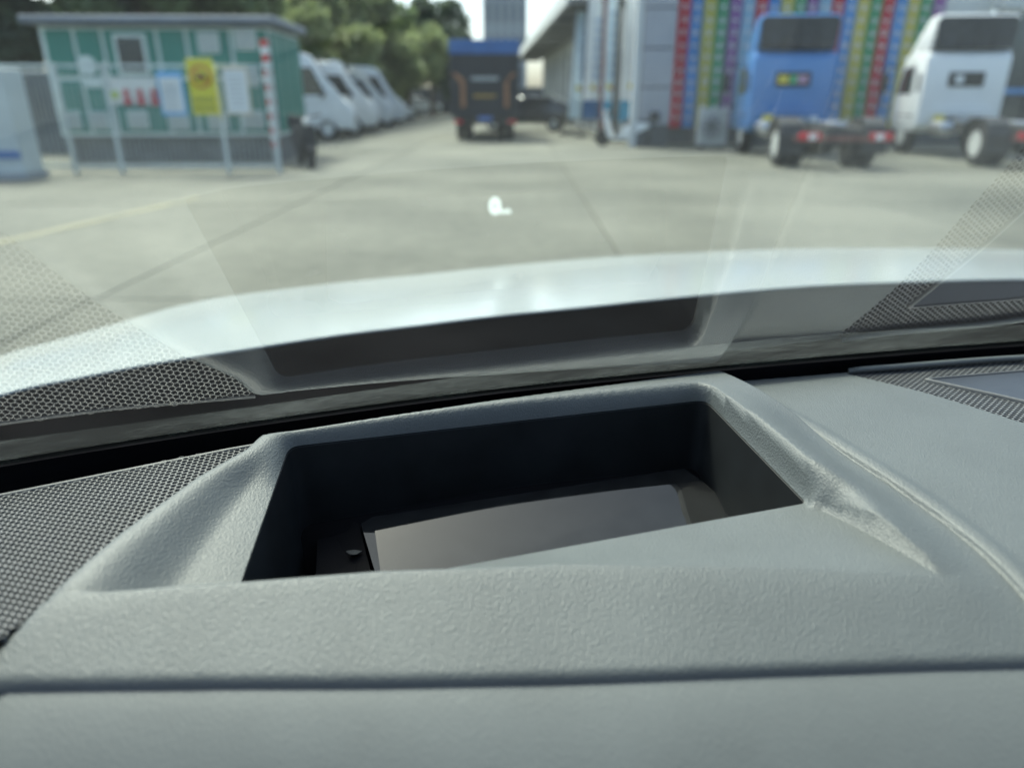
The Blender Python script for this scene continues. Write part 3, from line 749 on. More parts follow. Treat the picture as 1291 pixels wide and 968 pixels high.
    MB().box((.6, 3.05, .84), (.2, .04, .18), .02).build('white_plate', M_WHT, T)
    MB().tube([(-.5, 2.5, .6), (.5, 2.6, .58), (.9, 2.6, .5)], .05, 10).build('exhaust', M_SILVER, T, smooth=True)
    return T
M_BLUECAB = mat('blue_cab_paint', (.075, .24, .55), rough=.28, coat=.4, var=.05, vscale=2)
M_WHITECAB = mat('white_cab_paint', (.86, .88, .87), rough=.28, coat=.4, var=.03, vscale=2)
M_GRN = mat('green_sticker', (.1, .45, .2), rough=.6, var=.2, vscale=10); M_PNK = mat('pink_sticker', (.5, .3, .42), rough=.6, var=.25, vscale=12)
yt = rad(-6.0)
pb = (onz(970, 209, 0)+onz(1097, 211, 0))/2
chassis_truck((pb[0], pb[1], 0), yt, M_BLUECAB, 'blue cab truck without body, dark hollow roof fairing, between rainbow ribbons', M_BLUECAB, [(-.24, .24, M_YEL), (0, .16, M_GRN), (.22, .24, M_PNK)])
pw = onz(1240, 211, 0)
chassis_truck((pw[0]+.86, pw[1]+.2, 0), yt, M_WHITECAB, 'white cab truck without body and dark hollow roof fairing, right of the blue one', M_WHITECAB, [(-.18, .2, M_WHT)])

# ---- truck with tail lift
def box_truck():
    c = ony(612, 178, 25.4); T = empty('box_truck', (c[0], 25.4, 0), rad(2)); tag(T, 'dark box truck with blue top and orange tail lift arms, seen from behind', 'truck')
    md = mat('navy_box_panel', (.030, .038, .055), rough=.5, var=.2, vscale=1.5); mbk = mat('box_black_sheet', (.018, .021, .026), rough=.6, var=.3, vscale=2)
    mo = mat('orange_arm', (.32, .15, .075), rough=.5, var=.2, vscale=5); mbl = mat('box_blue', (.035, .13, .36), rough=.45, var=.15, vscale=2)
    MB().box((0, 2.6, 1.95), (2.3, 5.0, 2.3), .03).build('cargo_box', md, T)
    MB().box((0, .06, 2.9), (2.32, .06, .42), .01).build('blue_header', mbl, T)
    MB().box((0, .04, 1.7), (2.2, .08, 1.9), .02).build('lift_platform', mbk, T)
    for sx in (-1, 1):
        MB().box((sx*.72, -.06, 1.45), (.16, .08, .8), .02).prism([(sx*.72-.08, 1.8), (sx*.72+.08, 1.9), (sx*.98+.07, 2.1), (sx*.98-.1, 2.12)], -.1, -.02, 'y').build('lift_arm', mo, T)
        MB().box((sx*1.0, -.03, 1.5), (.3, .1, .7), .03).build('side_bumper', mbk, T)
        wheel(T, (sx*.86, 1.2, .42), .42, .26, True, sx); wheel(T, (sx*.86, 6.2, .42), .42, .24, False, sx)
        MB().box((sx*.9, .1, .62), (.3, .06, .12), .02).build('tail_lamp', M_RED, T)
    MB().box((0, -.03, 1.42), (.75, .03, .1)).build('plate_strip', mat('ochre_strip', (.35, .22, .05), rough=.6, var=.2), T)
    MB().box((0, -.015, 1.95), (.9, .02, .12)).build('grey_strip', M_GREY, T)
    MB().box((0, .15, .62), (2.0, .08, .16), .02).box((-.4, 3, .7), (.1, 6, .2)).box((.4, 3, .7), (.1, 6, .2)).build('under_frame', M_CHAS, T)
    MB().box((0, .0, .72), (.45, .02, .14)).build('number_plate', mat('plate_blue', (.1, .2, .5), rough=.4, var=.1), T)
    MB().prism([(5.3, .6), (5.3, 2.3), (6.6, 2.35), (7.05, 1.4), (7.1, .6)], -1.0, 1.0, 'x', bev=.06).build('cab', mbl, T)
box_truck()

# ---- vans side by side, noses out
def van(name, loc, rz, L=5.2, H=2.8, label='', group=None):
    T = empty(name, loc, rz); tag(T, label, 'van', group)
    prof = [(0, .42), (0, H-.25), (.15, H-.03), (L*.5, H), (L-1.6, H-.04), (L-1.25, H-.16), (L-.62, 1.5), (L-.15, 1.22), (L, .98), (L, .45), (L-.1, .35), (.1, .35)]
    MB().prism([(y, z) for y, z in prof], -.95, .95, 'x', bev=.10).build('body', M_WHT, T, smooth=True)
    MB().prism([(L-1.22, H-.26), (L-.64, 1.55), (L-.585, 1.56), (L-1.16, H-.22)], -.78, .78, 'x').build('windscreen', M_GLASSD, T)
    for sx in (-1, 1):
        MB().prism([(L-1.85, 1.45), (L-1.85, H-.5), (L-1.3, H-.5), (L-.9, 1.45)], sx*.945, sx*.957, 'x').build('side_window', M_GLASSD, T)
        for a in (.5, 1.75): MB().box((sx*.951, a+.55, H-.75), (.012, 1.05, .62)).build('side_window', M_GLASSD, T)
        MB().box((sx*.68, L-.05, .92), (.34, .16, .2), .04).build('headlight', M_WLENS, T)
        wheel(T, (sx*.84, L-.95, .36), .36, .22, False, sx); wheel(T, (sx*.84, 1.0, .36), .36, .22, False, sx)
        MB().box((sx*1.08, L-1.0, 1.5), (.18, .1, .28), .03).build('mirror', M_CHAS, T)
    MB().box((0, L+.01, .78), (1.0, .03, .14), .01).build('grille', M_CHAS, T)
    MB().box((0, L+.0, .48), (1.8, .08, .16), .02).build('bumper', M_GREY, T)
    return T
v1 = onz(443, 177, 0); v2 = onz(512, 156, 0)
dirv = (v2-v1); dirv = dirv/np.linalg.norm(dirv)
van_labels = ['white high roof van next to the green cabin, nose toward the lane', 'second white high roof van counting from the green cabin', 'third white high roof van counting from the green cabin', 'fourth white high roof van counting from the green cabin', 'fifth white high roof van counting from the green cabin', 'last white high roof van of the row, beside the small cars']
for k in range(6):
    p = v1+dirv*(3.1*k); rz = rad(-78)
    fwd = np.array([-math.sin(rz), math.cos(rz)])
    hh = (2.8, 2.66, 2.88, 2.6, 2.84, 2.7)[k]; ll = (5.2, 5.5, 5.05, 5.3, 5.6, 5.1)[k]; rz += rad((0, 3, -3, 2, -2, 4)[k])
    van('parked_van', (p[0]-fwd[0]*5.2, p[1]+.9-fwd[1]*5.2, 0), rz, ll, hh, label=van_labels[k], group='white vans parked in a row')
def small_car(loc, rz, m, label, group='cars parked down the lane'):
    T = empty('parked_car', loc, rz); tag(T, label, 'car', group)
    prof = [(0, .35), (0, .85), (.12, 1.0), (.5, 1.05), (1.05, 1.42), (2.2, 1.47), (3.1, 1.0), (4.1, .86), (4.3, .65), (4.3, .35)]
    MB().prism(prof, -.87, .87, 'x', bev=.08).build('body', m, T, smooth=True)
    MB().prism([(2.32, 1.40), (3.04, 1.02), (3.08, 1.04), (2.34, 1.44)], -.7, .7, 'x').build('windscreen', M_GLASSD, T)
    for sx in (-1, 1):
        MB().prism([(.85, 1.05), (1.2, 1.36), (2.15, 1.4), (2.85, 1.03)], sx*.865, sx*.878, 'x').build('side_window', M_GLASSD, T)
        MB().box((sx*.62, 4.25, .72), (.34, .14, .14), .03).build('headlight', M_WLENS, T)
        wheel(T, (sx*.78, .8, .31), .31, .2, False, sx); wheel(T, (sx*.78, 3.45, .31), .31, .2, False, sx)
    MB().box((0, 4.29, .55), (1.1, .04, .2), .02).build('grille', M_CHAS, T)
M_BLKPAINT = mat('black_car_paint', (.02, .022, .025), rough=.25, coat=.5, var=.1); M_SILPAINT = mat('silver_car_paint', (.5, .52, .53), rough=.3, metal=.5, var=.05)
carspec = [(512, 153.5, M_WHT, 'first small white car past the row of high roof vans'), (528, 149.5, M_SILPAINT, 'small silver car parked among white cars past the vans'), (541, 146.5, M_WHT, 'second small white car past the row of high roof vans'), (551, 144, M_WHT, 'third small white car past the row of high roof vans'), (559, 142, M_WHT, 'farthest small white car past the row of high roof vans')]
for px, py, m, lb in carspec:
    p = onz(px, py, 0); fw = rad(-70)
    small_car((p[0]-4.0*math.sin(-fw), p[1]-4.0*math.cos(fw), 0), fw, m, lb)
p = onz(690, 166, 0); small_car((p[0]+1.2, p[1]+.6, 0), rad(80), M_BLKPAINT, 'low black car between the box truck and the flag banners')
p = onz(702, 158, 0); small_car((p[0]+1.3, p[1]+3, 0), rad(85), M_WHT, 'white car beyond the low black car under the canopy')

# ---- green cabin on its plinth
def cabin_hut():
    Y = 17.0
    bl = ony(78, 172, Y); tr = ony(333, 34, Y)
    xl = (ony(50, 34, Y)[0]+bl[0])/2; xr = (tr[0]+ony(352, 170, Y)[0])/2; zb = bl[2]; zt = tr[2]; w = xr-xl; h = zt-zb; D = 2.6
    T = empty('green_cabin', ((xl+xr)/2, Y, 0), rad(2)); tag(T, 'green panelled equipment cabin with grey flat roof, behind the white wire fence', 'cabin')
    mg = mat('green_panel', (.035, .205, .16), rough=.5, var=.12, vscale=1.2); mf = mat('pale_frame', (.62, .70, .67), rough=.5, var=.08, vscale=2)
    mr = mat('cabin_roof', (.16, .19, .23), rough=.6, var=.15, vscale=2); mpl = mat('plinth_concrete', (.16, .16, .15), rough=.9, var=.3, vscale=1.5)
    Xc = lambda px, py=100: float(ony(px, py, Y)[0])-T.location[0]
    MB().box((0, D/2+.05, zb+h/2), (w, D, h)).build('wall', mf, T)
    cols = [52+a for a in (0, 40, 75, 147, 190, 238, 287)]
    pxs = [54, 92, 127, 195, 232, 288, 336]
    for k, (a, b) in enumerate(zip(pxs, pxs[1:])):
        xa, xb = Xc(a, 40)+.04, Xc(b, 40)-.05
        for (z0, z1) in ((zb+.08, zb+h*.52), (zb+h*.56, zt-.06)):
            MB().box(((xa+xb)/2, .035, (z0+z1)/2), (xb-xa, .05, z1-z0), .012).build('panel', mg, T)
    # right side panels
    for k in range(3):
        MB().box((w/2+.015, .5+k*.85, zb+h/2), (.05, .78, h-.16), .012).build('panel', mg, T)
    MB().box((0, D/2-.05, zt+.12), (w+.45, D+.4, .16), .03).build('roof', mr, T)
    MB().box((0, D/2+.1, zb/2), (w-.1, D-.2, zb-.01)).build('plinth', mpl, T)
    def lou(px, py, ww, hh):
        p = ony(px, py, Y); x, z = p[0]-T.location[0], p[2]
        f = MB().box((x, .0, z), (ww, .05, hh), .01).build('louvre', mf, T)
        for i in range(5): MB().box((x, -.035, z-hh*.36+i*hh*.18), (ww*.84, .03, hh*.07)).build('slat', MATS['grey_paint'], f)
    for px, py in ((262, 54), (308, 50), (92, 152), (126, 152), (175, 151), (226, 153), (275, 153), (319, 151), (317, 98)): lou(px, py, .46 if py < 90 or py > 140 else .3, .38 if py > 60 else .42)
    p0, p1 = ony(145, 46, Y), ony(188, 92, Y); x = (p0[0]+p1[0])/2-T.location[0]; z = (p0[2]+p1[2])/2
    wd = MB().box((x, -.0, z), (p1[0]-p0[0]+.1, .06, p0[2]-p1[2]+.1), .015).build('window', mf, T)
    MB().box((x, -.03, z), (p1[0]-p0[0]-.06, .03, p0[2]-p1[2]-.06)).build('pane', M_GLASSD, wd)
    # safety board with three red figures
    p0, p1 = ony(137, 98, Y), ony(202, 132, Y); x = (p0[0]+p1[0])/2-T.location[0]; z = (p0[2]+p1[2])/2; ww = p1[0]-p0[0]; hh = p0[2]-p1[2]
    bd = MB().box((x, -.01, z), (ww, .04, hh), .01).build('safety_board', mat('board_white', (.66, .67, .64), rough=.6, var=.08, vscale=4), T)
    MB().cyl((x-ww*.4, -.035, z-.08), (x-ww*.4, -.045, z-.08), .09, .09, 18).build('green_symbol', mat('lime_symbol', (.42, .52, .1), rough=.6, var=.1), bd)
    for k in range(3):
        cx = x-ww*.16+k*.30
        MB().cyl((cx, -.035, z-.02), (cx, -.045, z-.02), .075, .075, 14).box((cx, -.04, z-.2), (.17, .012, .2), .004).build('red_symbol', mat('symbol_red', (.5, .07, .08), rough=.6, var=.1), bd)
    p = ony(112, 83, Y); MB().cyl((p[0]-T.location[0], .0, p[2]), (p[0]-T.location[0], -.03, p[2]), .2, .2, 20).build('round_sign', mf, T)
    p = ony(120, 105, Y); MB().box((p[0]-T.location[0], -.0, p[2]), (.36, .03, .18), .01).build('small_sign', mf, T)
cabin_hut()

# ---- hazard pole at the cabin's corner
def hazard_pole():
    a = ony(348, 170, 16.3); T = empty('hazard_pole', (float(a[0])-.03, 16.3, 0)); tag(T, 'red and white striped hazard pole at the corner of the green cabin', 'pole')
    ztop = float(ony(336, 50, 16.3)[2]); n = 15; z0 = .35; dz = (ztop-z0)/n
    MB().cyl((0, 0, 0), (0, 0, z0), .075).build('pole_foot', M_GREY, T)
    for i in range(n): MB().cyl((0, 0, z0+i*dz), (0, 0, z0+(i+1)*dz), .085, .085, 14).build('stripe', mat('stripe_red', (.6, .06, .05), rough=.5, var=.1) if i % 2 == 0 else M_WHT, T, smooth=True)
hazard_pole()

# ---- white wire fence and the boards tied to it
def fence():
    Y = 14.3; T = empty('wire_fence', (float(ony(200, 215, Y)[0]), Y, 0), rad(1)); tag(T, 'white wire mesh fence with steel posts in front of the green cabin', 'fence')
    mw = mat('fence_white', (.55, .6, .58), rough=.5, var=.15, vscale=3); ox = T.location[0]
    zt = float(ony(200, 80, Y)[2]); X = [float(ony(px, 215, Y)[0])-ox for px in (-40, 97, 155, 288, 352)]
    for x in X: MB().box((x, 0, zt/2), (.07, .07, zt), .008).build('post', mw, T)
    for a, b in zip(X, X[1:]):
        MB().box(((a+b)/2, 0, zt-.04), (b-a-.08, .045, .05)).build('top_rail', mw, T); MB().box(((a+b)/2, 0, .14), (b-a-.08, .045, .05)).build('bottom_rail', mw, T)
        m = MB(); n = max(2, int((b-a)/.09))
        for i in range(1, n): m.box((a+(b-a)*i/n, .0, zt/2), (.006, .006, zt-.2))
        for z in np.arange(.25, zt-.1, .14): m.box(((a+b)/2, .006, z), (b-a-.08, .006, .006))
        m.build('wire_mesh', mw, T)
    return T, zt
FEN, FZ = fence()
def board(name, x0, y0, x1, y1, m, label, Y=14.18):
    a, b = ony(x0, y0, Y), ony(x1, y1, Y); T = empty(name, (float(a[0]+b[0])/2, Y, float(b[2]))); tag(T, label, 'sign')
    w = float(b[0]-a[0]); h = float(a[2]-b[2]); MB().box((0, 0, h/2), (w, .02, h), .004).build('panel', m, T); return T, w, h
T, w, h = board('notice_board', 196, 90, 237, 146, mat('notice_blue', (.16, .42, .72), rough=.5, var=.05), 'white notice with blue border hanging on the wire fence')
pg = MB().box((0, -.012, h*.47), (w*.84, .008, h*.78)).build('page', mat('notice_page', (.74, .78, .78), rough=.6, var=.03), T)
for i in range(9): MB().box((-.02, -.018, h*(.14+i*.075)), (w*.6, .004, h*.02)).build('text_line', M_GREY, pg)
T, w, h = board('prohibition_sign', 233, 74, 277, 145, mat('sign_yellow', (.68, .62, .05), rough=.5, var=.06), 'tall yellow sign with car in red circle on the wire fence')
r = w*.40; v = []; f = []; N = 32
for i in range(N):
    a = 2*math.pi*i/N
    for rr in (r, r*.80): v += [(rr*math.cos(a), -.017, h*.68+rr*math.sin(a)), (rr*math.cos(a), -.011, h*.68+rr*math.sin(a))]
for i in range(N):
    j = (i+1) % N; f += [(4*i, 4*j, 4*j+2, 4*i+2), (4*i, 4*i+1, 4*j+1, 4*j), (4*i+2, 4*j+2, 4*j+3, 4*i+3)]
ring = pydata('red_ring', v, f, mat('ring_red', (.55, .16, .05), rough=.5, var=.1), T)
MB().box((0, -.0215, h*.68), (r*1.75, .006, r*.16), rot=Matrix.Rotation(rad(45), 3, 'Y')).build('slash', MATS['ring_red'], ring)
MB().prism([(-r*.5, h*.68-r*.25), (-r*.52, h*.68), (-r*.3, h*.68+r*.05), (-r*.2, h*.68+r*.3), (r*.2, h*.68+r*.3), (r*.3, h*.68+r*.05), (r*.52, h*.68), (r*.5, h*.68-r*.25)], -.016, -.011, 'y').build('car_symbol', M_CHAS, T)
for k in range(2):
    for i in range(5): MB().box((-w*.34+i*w*.17, -.013, h*(.27-k*.15)), (w*.11, .006, h*.08)).build('character', mat('sign_text', (.24, .25, .03), rough=.6, var=.2), T)
T, w, h = board('notice_sheet', 279, 86, 318, 145, mat('notice_orange', (.62, .5, .34), rough=.5, var=.05), 'white notice with thin orange border hanging on the wire fence')
pg = MB().box((0, -.012, h*.5), (w*.9, .008, h*.92)).build('page', MATS['notice_page'], T)
for i in range(7): MB().box((0, -.018, h*(.2+i*.1)), (w*.62, .004, h*.018)).build('text_line', M_GREY, pg)

# ---- white cabinet and dark wall put in for the shadowed gap left of the cabin
def cabinet():
    Y = 13.2; a, b = ony(-40, 86, Y), ony(22, 232, Y)
    xr_ = float(ony(32, 222, Y)[0]); xl_ = float(ony(-80, 222, Y)[0]); T = empty('utility_cabinet', ((xr_+xl_)/2, Y, 0)); tag(T, 'pale utility cabinet with blue base stripe beside the wire fence', 'cabinet')
    w = xr_-xl_; z = float(a[2])
    MB().box((0, .3, z/2+.05), (w, .6, z-.1), .02).build('body', mat('cabinet_white', (.55, .6, .58), rough=.5, var=.08, vscale=2), T)
    MB().box((0, -.012, .42), (w+.02, .03, .14)).build('blue_stripe', mat('stripe_blue', (.1, .2, .42), rough=.5, var=.1), T)
    MB().box((w*.28, -.012, 1.22), (.16, .03, .1)).build('yellow_label', M_YEL, T)
    MB().box((0, .3, .06), (w+.1, .68, .12)).build('foot', M_GREY, T)
    MB().box((w*.08, -.014, z/2), (.02, .03, z-.4)).build('door_seam', M_GREY, T)
    MB().lathe([(0, .12), (.08, .11), (.2, .04), (.22, .01)], (w*.18, .3, z-.01), 'z', 14).build('blue_cap', mat('cap_blue', (.12, .28, .7), rough=.5, var=.1), T)
cabinet()
w0, w1 = ony(26, 100, 19.5), ony(95, 100, 19.5)
MB_ = MB().box((0, 0, .95), (5.0, .25, 1.9), .02)
yw = empty('shadow_gap_wall', (float(w0[0])-1.0, 19.6, 0)); tag(yw, 'dark grey wall added for the shadowed gap left of the green cabin', 'wall'); MB_.build('wall', mat('dark_wall', (.09, .1, .11), rough=.85, var=.25, vscale=1.2), yw)
MB().box((0, 0, 1.95), (5.1, .34, .1), .02).build('coping', M_GREY, yw)

# ---- scooters
def scooter(loc, rz, mbody, label):
    T = empty('scooter', loc, rz); tag(T, label, 'scooter', None)
    def wh(y, r=.23):
        t = MB().lathe([(-.05, r*.6), (-.05, r*.9), (-.02, r), (.02, r), (.05, r*.9), (.05, r*.6)], (0, y, r), 'x', 22).build('wheel', M_TYRE, T, smooth=True)
        MB().lathe([(-.04, r*.6), (-.03, r*.2), (.03, r*.2), (.04, r*.6)], (0, y, r), 'x', 16).build('rim', M_RIM, t, smooth=True)
    wh(.62); wh(-.58)
    MB().prism([(-.75, .52), (-.8, .66), (-.3, .72), (.0, .55), (.05, .3), (.35, .26), (.35, .2), (-.2, .2), (-.35, .38)], -.15, .15, 'x', bev=.03).build('body', mbody, T, smooth=True)
    MB().prism([(.30, .24), (.5, .85), (.58, .85), (.5, .4), (.4, .22)], -.17, .17, 'x', bev=.03).build('leg_shield', mbody, T, smooth=True)
    MB().prism([(-.78, .68), (-.72, .76), (-.1, .8), (.02, .68)], -.14, .14, 'x', bev=.03).build('seat', M_CHAS, T, smooth=True)
    MB().tube([(0, .62, .23), (0, .5, .8), (0, .46, 1.0)], .03).build('fork', M_CHAS, T)
    MB().tube([(-.33, .36, 1.04), (-.1, .46, 1.0), (.1, .46, 1.0), (.33, .36, 1.04)], .018).build('handlebar', M_CHAS, T)
    MB().lathe([(-.02, .08), (.03, .07), (.05, .03)], (0, .56, .92), 'y', 14).build('headlight', M_WLENS, T)
    MB().prism([(.45, .44), (.62, .5), (.82, .38), (.8, .36), (.62, .47), (.46, .42)], -.06, .06, 'x').build('mudguard', M_CHAS, T)
    MB().box((0, -.9, .86), (.3, .26, .26), .04).build('top_box', M_CHAS, T)
p = onz(372, 213, 0); scooter((p[0]+.1, p[1]+.5, 0), rad(205), M_CHAS, 'black scooter beside the striped hazard pole')
p = onz(785, 185, 0); scooter((p[0], p[1], 0), rad(70), M_WHT, 'white scooter parked by the flag banners')

# ---- showroom on the right
def showroom():
    T = empty('showroom', (4.0, 22.3, 0), rad(2.1)); tag(T, 'long pale showroom with canopy, glazed front and grey clad corner pier', 'building')
    mc = mat('clad_grey', (.40, .40, .42), rough=.5, var=.06, vscale=1.5); mj = mat('clad_joint', (.12, .12, .13), rough=.7, var=.1)
    mp = mat('pale_render', (.62, .64, .62), rough=.7, var=.06, vscale=.5); mdk = mat('plinth_dark', (.07, .08, .085), rough=.7, var=.2, vscale=2)
    msf = mat('soffit', (.2, .21, .21), rough=.7, var=.1, vscale=1); mgl = mat('facade_glass', (.035, .05, .055), rough=.05, spec=.9, var=.3, vscale=.4)
    xa = float(ony(806, 125, 22.3)[0])-4.0; xb = float(ony(846, 125, 22.3)[0])-4.0
    MB().box(((xa+xb)/2, .3, 3.2), (xb-xa-.03, .55, 6.4)).build('pier', mj, T)
    for k in range(6): MB().box(((xa+xb)/2, .0, .62+k*1.03+.5), (xb-xa, .06, .99), .008).build('cladding_panel', mc, T)
    MB().box(((xa+xb)/2, .0, .28), (xb-xa, .08, .5)).build('pier_base', mdk, T)
    MB().box((xa-.13, .05, 3.2), (.2, .2, 6.4), .02).build('corner_post', mp, T)
    # front wall to the right
    x0, x1 = xb, 10.2
    MB().box(((x0+x1)/2, 1.0, 3.4), (x1-x0, .3, 6.8)).build('front_wall', mp, T)
    MB().box(((x0+x1)/2, .78, .34), (x1-x0, .14, .62)).build('front_plinth', mdk, T)
    # dark glazing beyond the ribbons
    gx0 = float(ony(1258, 60, 23)[0])-4.0
    g = MB().box((gx0+3.0, .70, 2.0), (6.0, .1, 3.4)).build('shop_window', mgl, T)
    for k in range(5): MB().box((gx0+.05+k*1.4, .62, 2.0), (.08, .08, 3.4)).build('mullion', M_CHAS, g)
    MB().box((gx0+3.0, .60, 1.55), (6.0, .06, .16)).build('blue_band', mat('band_blue', (.1, .3, .6), rough=.4, var=.1), g)
    MB().box((gx0+3.0, .55, 4.1), (6.2, .5, .75), .03).build('fascia', mp, T)
    # side along the lane
    Lg = 42
    MB().box((.35, Lg/2+1.3, 3.4), (.3, Lg, 6.8)).build('side_wall', mp, T)
    for k in range(14):
        y = 2.2+k*2.9
        p = MB().box((.17, y+1.3, 1.9), (.08, 2.5, 3.4)).build('shop_window', mgl, T)
        MB().box((.10, y, 2.1), (.2, .22, 4.2), .02).build('column', M_WHT if k % 2 else mp, T)
        MB().box((.11, y+1.3, 1.9), (.05, .06, 3.4)).build('mullion', M_GREY, p)
    cx = -1.75
    c = MB().box(((cx+.2)/2, Lg/2+6.0, 4.55), (.2-cx, Lg, .18)).build('canopy', msf, T)
    MB().box((cx-.06, Lg/2+6.0, 4.72), (.14, Lg, .62), .02).build('canopy_edge', mp, c)
    for k in range(10): MB().box(((cx+.2)/2, 7.0+k*4.3, 4.40), (.2-cx-.2, .18, .14)).build('canopy_beam', msf, c)
showroom()

# ---- rainbow ribbons hung on the front wall
def ribbons():
    seq = 'RBYGPCRBYGPCRBYGRBYGP'
    cm = {'R': (.62, .035, .06), 'B': (.10, .33, .72), 'Y': (.62, .55, .12), 'G': (.07, .36, .17), 'P': (.30, .12, .36), 'C': (.30, .52, .68)}
    nm = {'R': 'red', 'B': 'blue', 'Y': 'yellow', 'G': 'green', 'P': 'purple', 'C': 'pale blue'}
    order = {'R': ['leftmost', 'second', 'third', 'fourth'], 'B': ['leftmost', 'second', 'third', 'fourth']}
    mwht = mat('ribbon_print', (.72, .72, .72), rough=.8, var=.1, vscale=6)
    Y = 22.92; zb = float(ony(850, 161, Y)[2]); zt = 5.2; wd = .35
    x0 = float(ony(861, 40, Y)[0])
    cnt = {}
    words = ['nearest the grey pier', 'second of its colour from the grey pier', 'third of its colour from the grey pier', 'fourth of its colour from the grey pier']
    for k, c in enumerate(seq):
        i = cnt.get(c, 0); cnt[c] = i+1
        x = x0+k*.372; T = empty('ribbon_banner', (x, Y+.03*math.sin(k*2.1), zb), rad(2.1)); T.location[1] += .037*(k*.372)
        tag(T, f'{nm[c]} hanging ribbon banner with white characters, {words[i]}', 'banner', 'rainbow ribbon banners on the front wall')
        n = 26; v = []; f = []; ph = random.uniform(0, 6)
        for j in range(n+1):
            z = (zt-zb)*j/n; o = .025*math.sin(z*1.7+ph)+.012*math.sin(z*4+ph*2); sh = .02*math.sin(z*1.1+ph)*(1-j/n)
            for t in range(4): v.append((-wd/2+wd*t/3+sh, o+.012*math.sin(t*2+ph+z), z))
        for j in range(n):
            for t in range(3): f.append((j*4+t, j*4+t+1, (j+1)*4+t+1, (j+1)*4+t))
        cl = pydata('cloth', v, f, thin_cloth('ribbon_'+nm[c].replace(' ', '_'), cm[c], tr=.3), T, smooth=True)
        # one object per printed column: strokes of the white characters
        mb = MB(); z = .28; rnd = random.Random(k)
        while z < zt-zb-.2:
            o = .025*math.sin(z*1.7+ph)+.012*math.sin(z*4+ph*2)-.036; sh = .02*math.sin(z*1.1+ph)*(1-z/(zt-zb))
            for _ in range(3): mb.box((sh, o, z+rnd.uniform(-.08, .08)), (rnd.uniform(.1, .17), .004, .022))
            for _ in range(2): mb.box((sh+rnd.uniform(-.06, .06), o-.003, z), (.022, .004, rnd.uniform(.1, .19)))
            mb.box((sh, o-.006, z-.03), (.02, .004, .14), rot=Matrix.Rotation(rnd.uniform(.4, .9), 3, 'Y'))
            z += .33
        mb.build('printed_characters', mwht, cl)
ribbons()

# ---- air conditioner outdoor unit
p0 = onz(892, 186, 0)
ac = empty('air_conditioner', (float(p0[0]), 21.9, 0), rad(2)); tag(ac, 'pale air conditioner outdoor unit on the ground beneath the ribbon banners', 'air conditioner')
MB().box((0, 0, .58), (.82, .34, 1.0), .02).build('case', mat('ac_case', (.5, .52, .5), rough=.5, var=.08), ac)
MB().lathe([(-.02, .30), (.0, .33), (.02, .33)], (-.08, -.19, .6), 'y', 26).build('fan_grille', M_GREY, ac)
for a in range(4): MB().box((-.08, -.215, .6), (.58, .01, .03), rot=Matrix.Rotation(a*math.pi/4, 3, 'Y')).build('fan_guard', M_CHAS, ac)
for sx in (-.3, .3): MB().box((sx, 0, .04), (.08, .36, .08)).build('foot', M_CHAS, ac)

# ---- feather flags in front of the glazed side
def flag(px, py, width, tilt, m, mb_, label, pole_m, lean=0.):
    b = onz(px, py, 0); T = empty('flag_banner', (float(b[0]), float(b[1]), 0), tilt); tag(T, label, 'banner', 'flag banners before the showroom')
    H = 4.6; n = 24; v = []; f = []
    for j in range(n+1):
        t = j/n; z = .62+(H-.62)*t; o = .05*math.sin(z*1.6+px)
        w = width*(1-.55*max(0, (t-.8)/.2)**2)*(.72+.28*min(1, t*3))
        for k in range(5): v.append((.03+lean*z+w*k/4, o*(k/4)+.03*math.sin(k*1.7+z*2), z))
    for j in range(n):
        for k in range(4): f.append((j*5+k, j*5+k+1, (j+1)*5+k+1, (j+1)*5+k))
    cl = pydata('cloth', v, f, m, T, smooth=True); # coloured foot panel and emblem, 6 mm proud of the cloth
    vv = [(p[0], p[1]-.012, p[2]) for p in v[:5*5]]; pydata('foot_panel', vv, [q for q in f if max(q) < 25], mb_, cl, smooth=True)
    MB().cyl((.03+lean*1.7+width*.35, -.035, 1.72), (.03+lean*1.7+width*.35, -.055, 1.72), .09, .09, 16).build('emblem', M_YEL, cl)
    MB().box((.03+lean*1.6+width*.62, -.045, 1.66), (.13, .02, .1)).build('emblem_mark', mat('emblem_red', (.6, .2, .08), rough=.6, var=.1), cl)
    mt = mat('flag_lettering', (.22, .38, .62), rough=.7, var=.15)
    m_ = MB()
    for j in range(7): m_.box((.03+lean*(2.1+j*.3)+width*.5, -.05, 2.1+j*.3), (width*.34, .01, .05)).box((.03+lean*(2.1+j*.3)+width*.5, -.055, 2.1+j*.3), (.04, .01, .2))
    m_.build('printed_characters', mt, cl)
    MB().tube([(lean*.0, 0, .1), (lean*H, 0, H)], .022, 8).build('pole', pole_m, T)
    MB().box((0, 0, .07), (.5, .5, .14), .03).build('base', M_CHAS, T)
M_FL1 = thin_cloth('flag_pale_blue', (.66, .80, .88), var=.1); M_FL2 = thin_cloth('flag_white', (.86, .90, .92), var=.06); M_FLT = thin_cloth('flag_teal', (.12, .42, .62), var=.1); M_FLB = thin_cloth('flag_deep_blue', (.06, .18, .4), var=.1)
flag(714, 171, .75, rad(4), M_FL1, M_FL1, 'pale blue flag banner leaning at the far end of the flags', M_GREY, .06)
flag(732, 173, .85, rad(4), M_FL2, M_FLB, 'white flag banner with deep blue foot panel', M_CHAS, .02)
flag(757, 177, .45, rad(2), M_FL1, M_FLT, 'narrow pale blue flag banner on a red pole', mat('red_pole', (.45, .05, .05), rough=.5, var=.1), .0)
flag(777, 179, .92, rad(2), M_FL2, M_FLT, 'widest flag banner, white with teal foot, beside the grey corner pier', M_CHAS, .015)
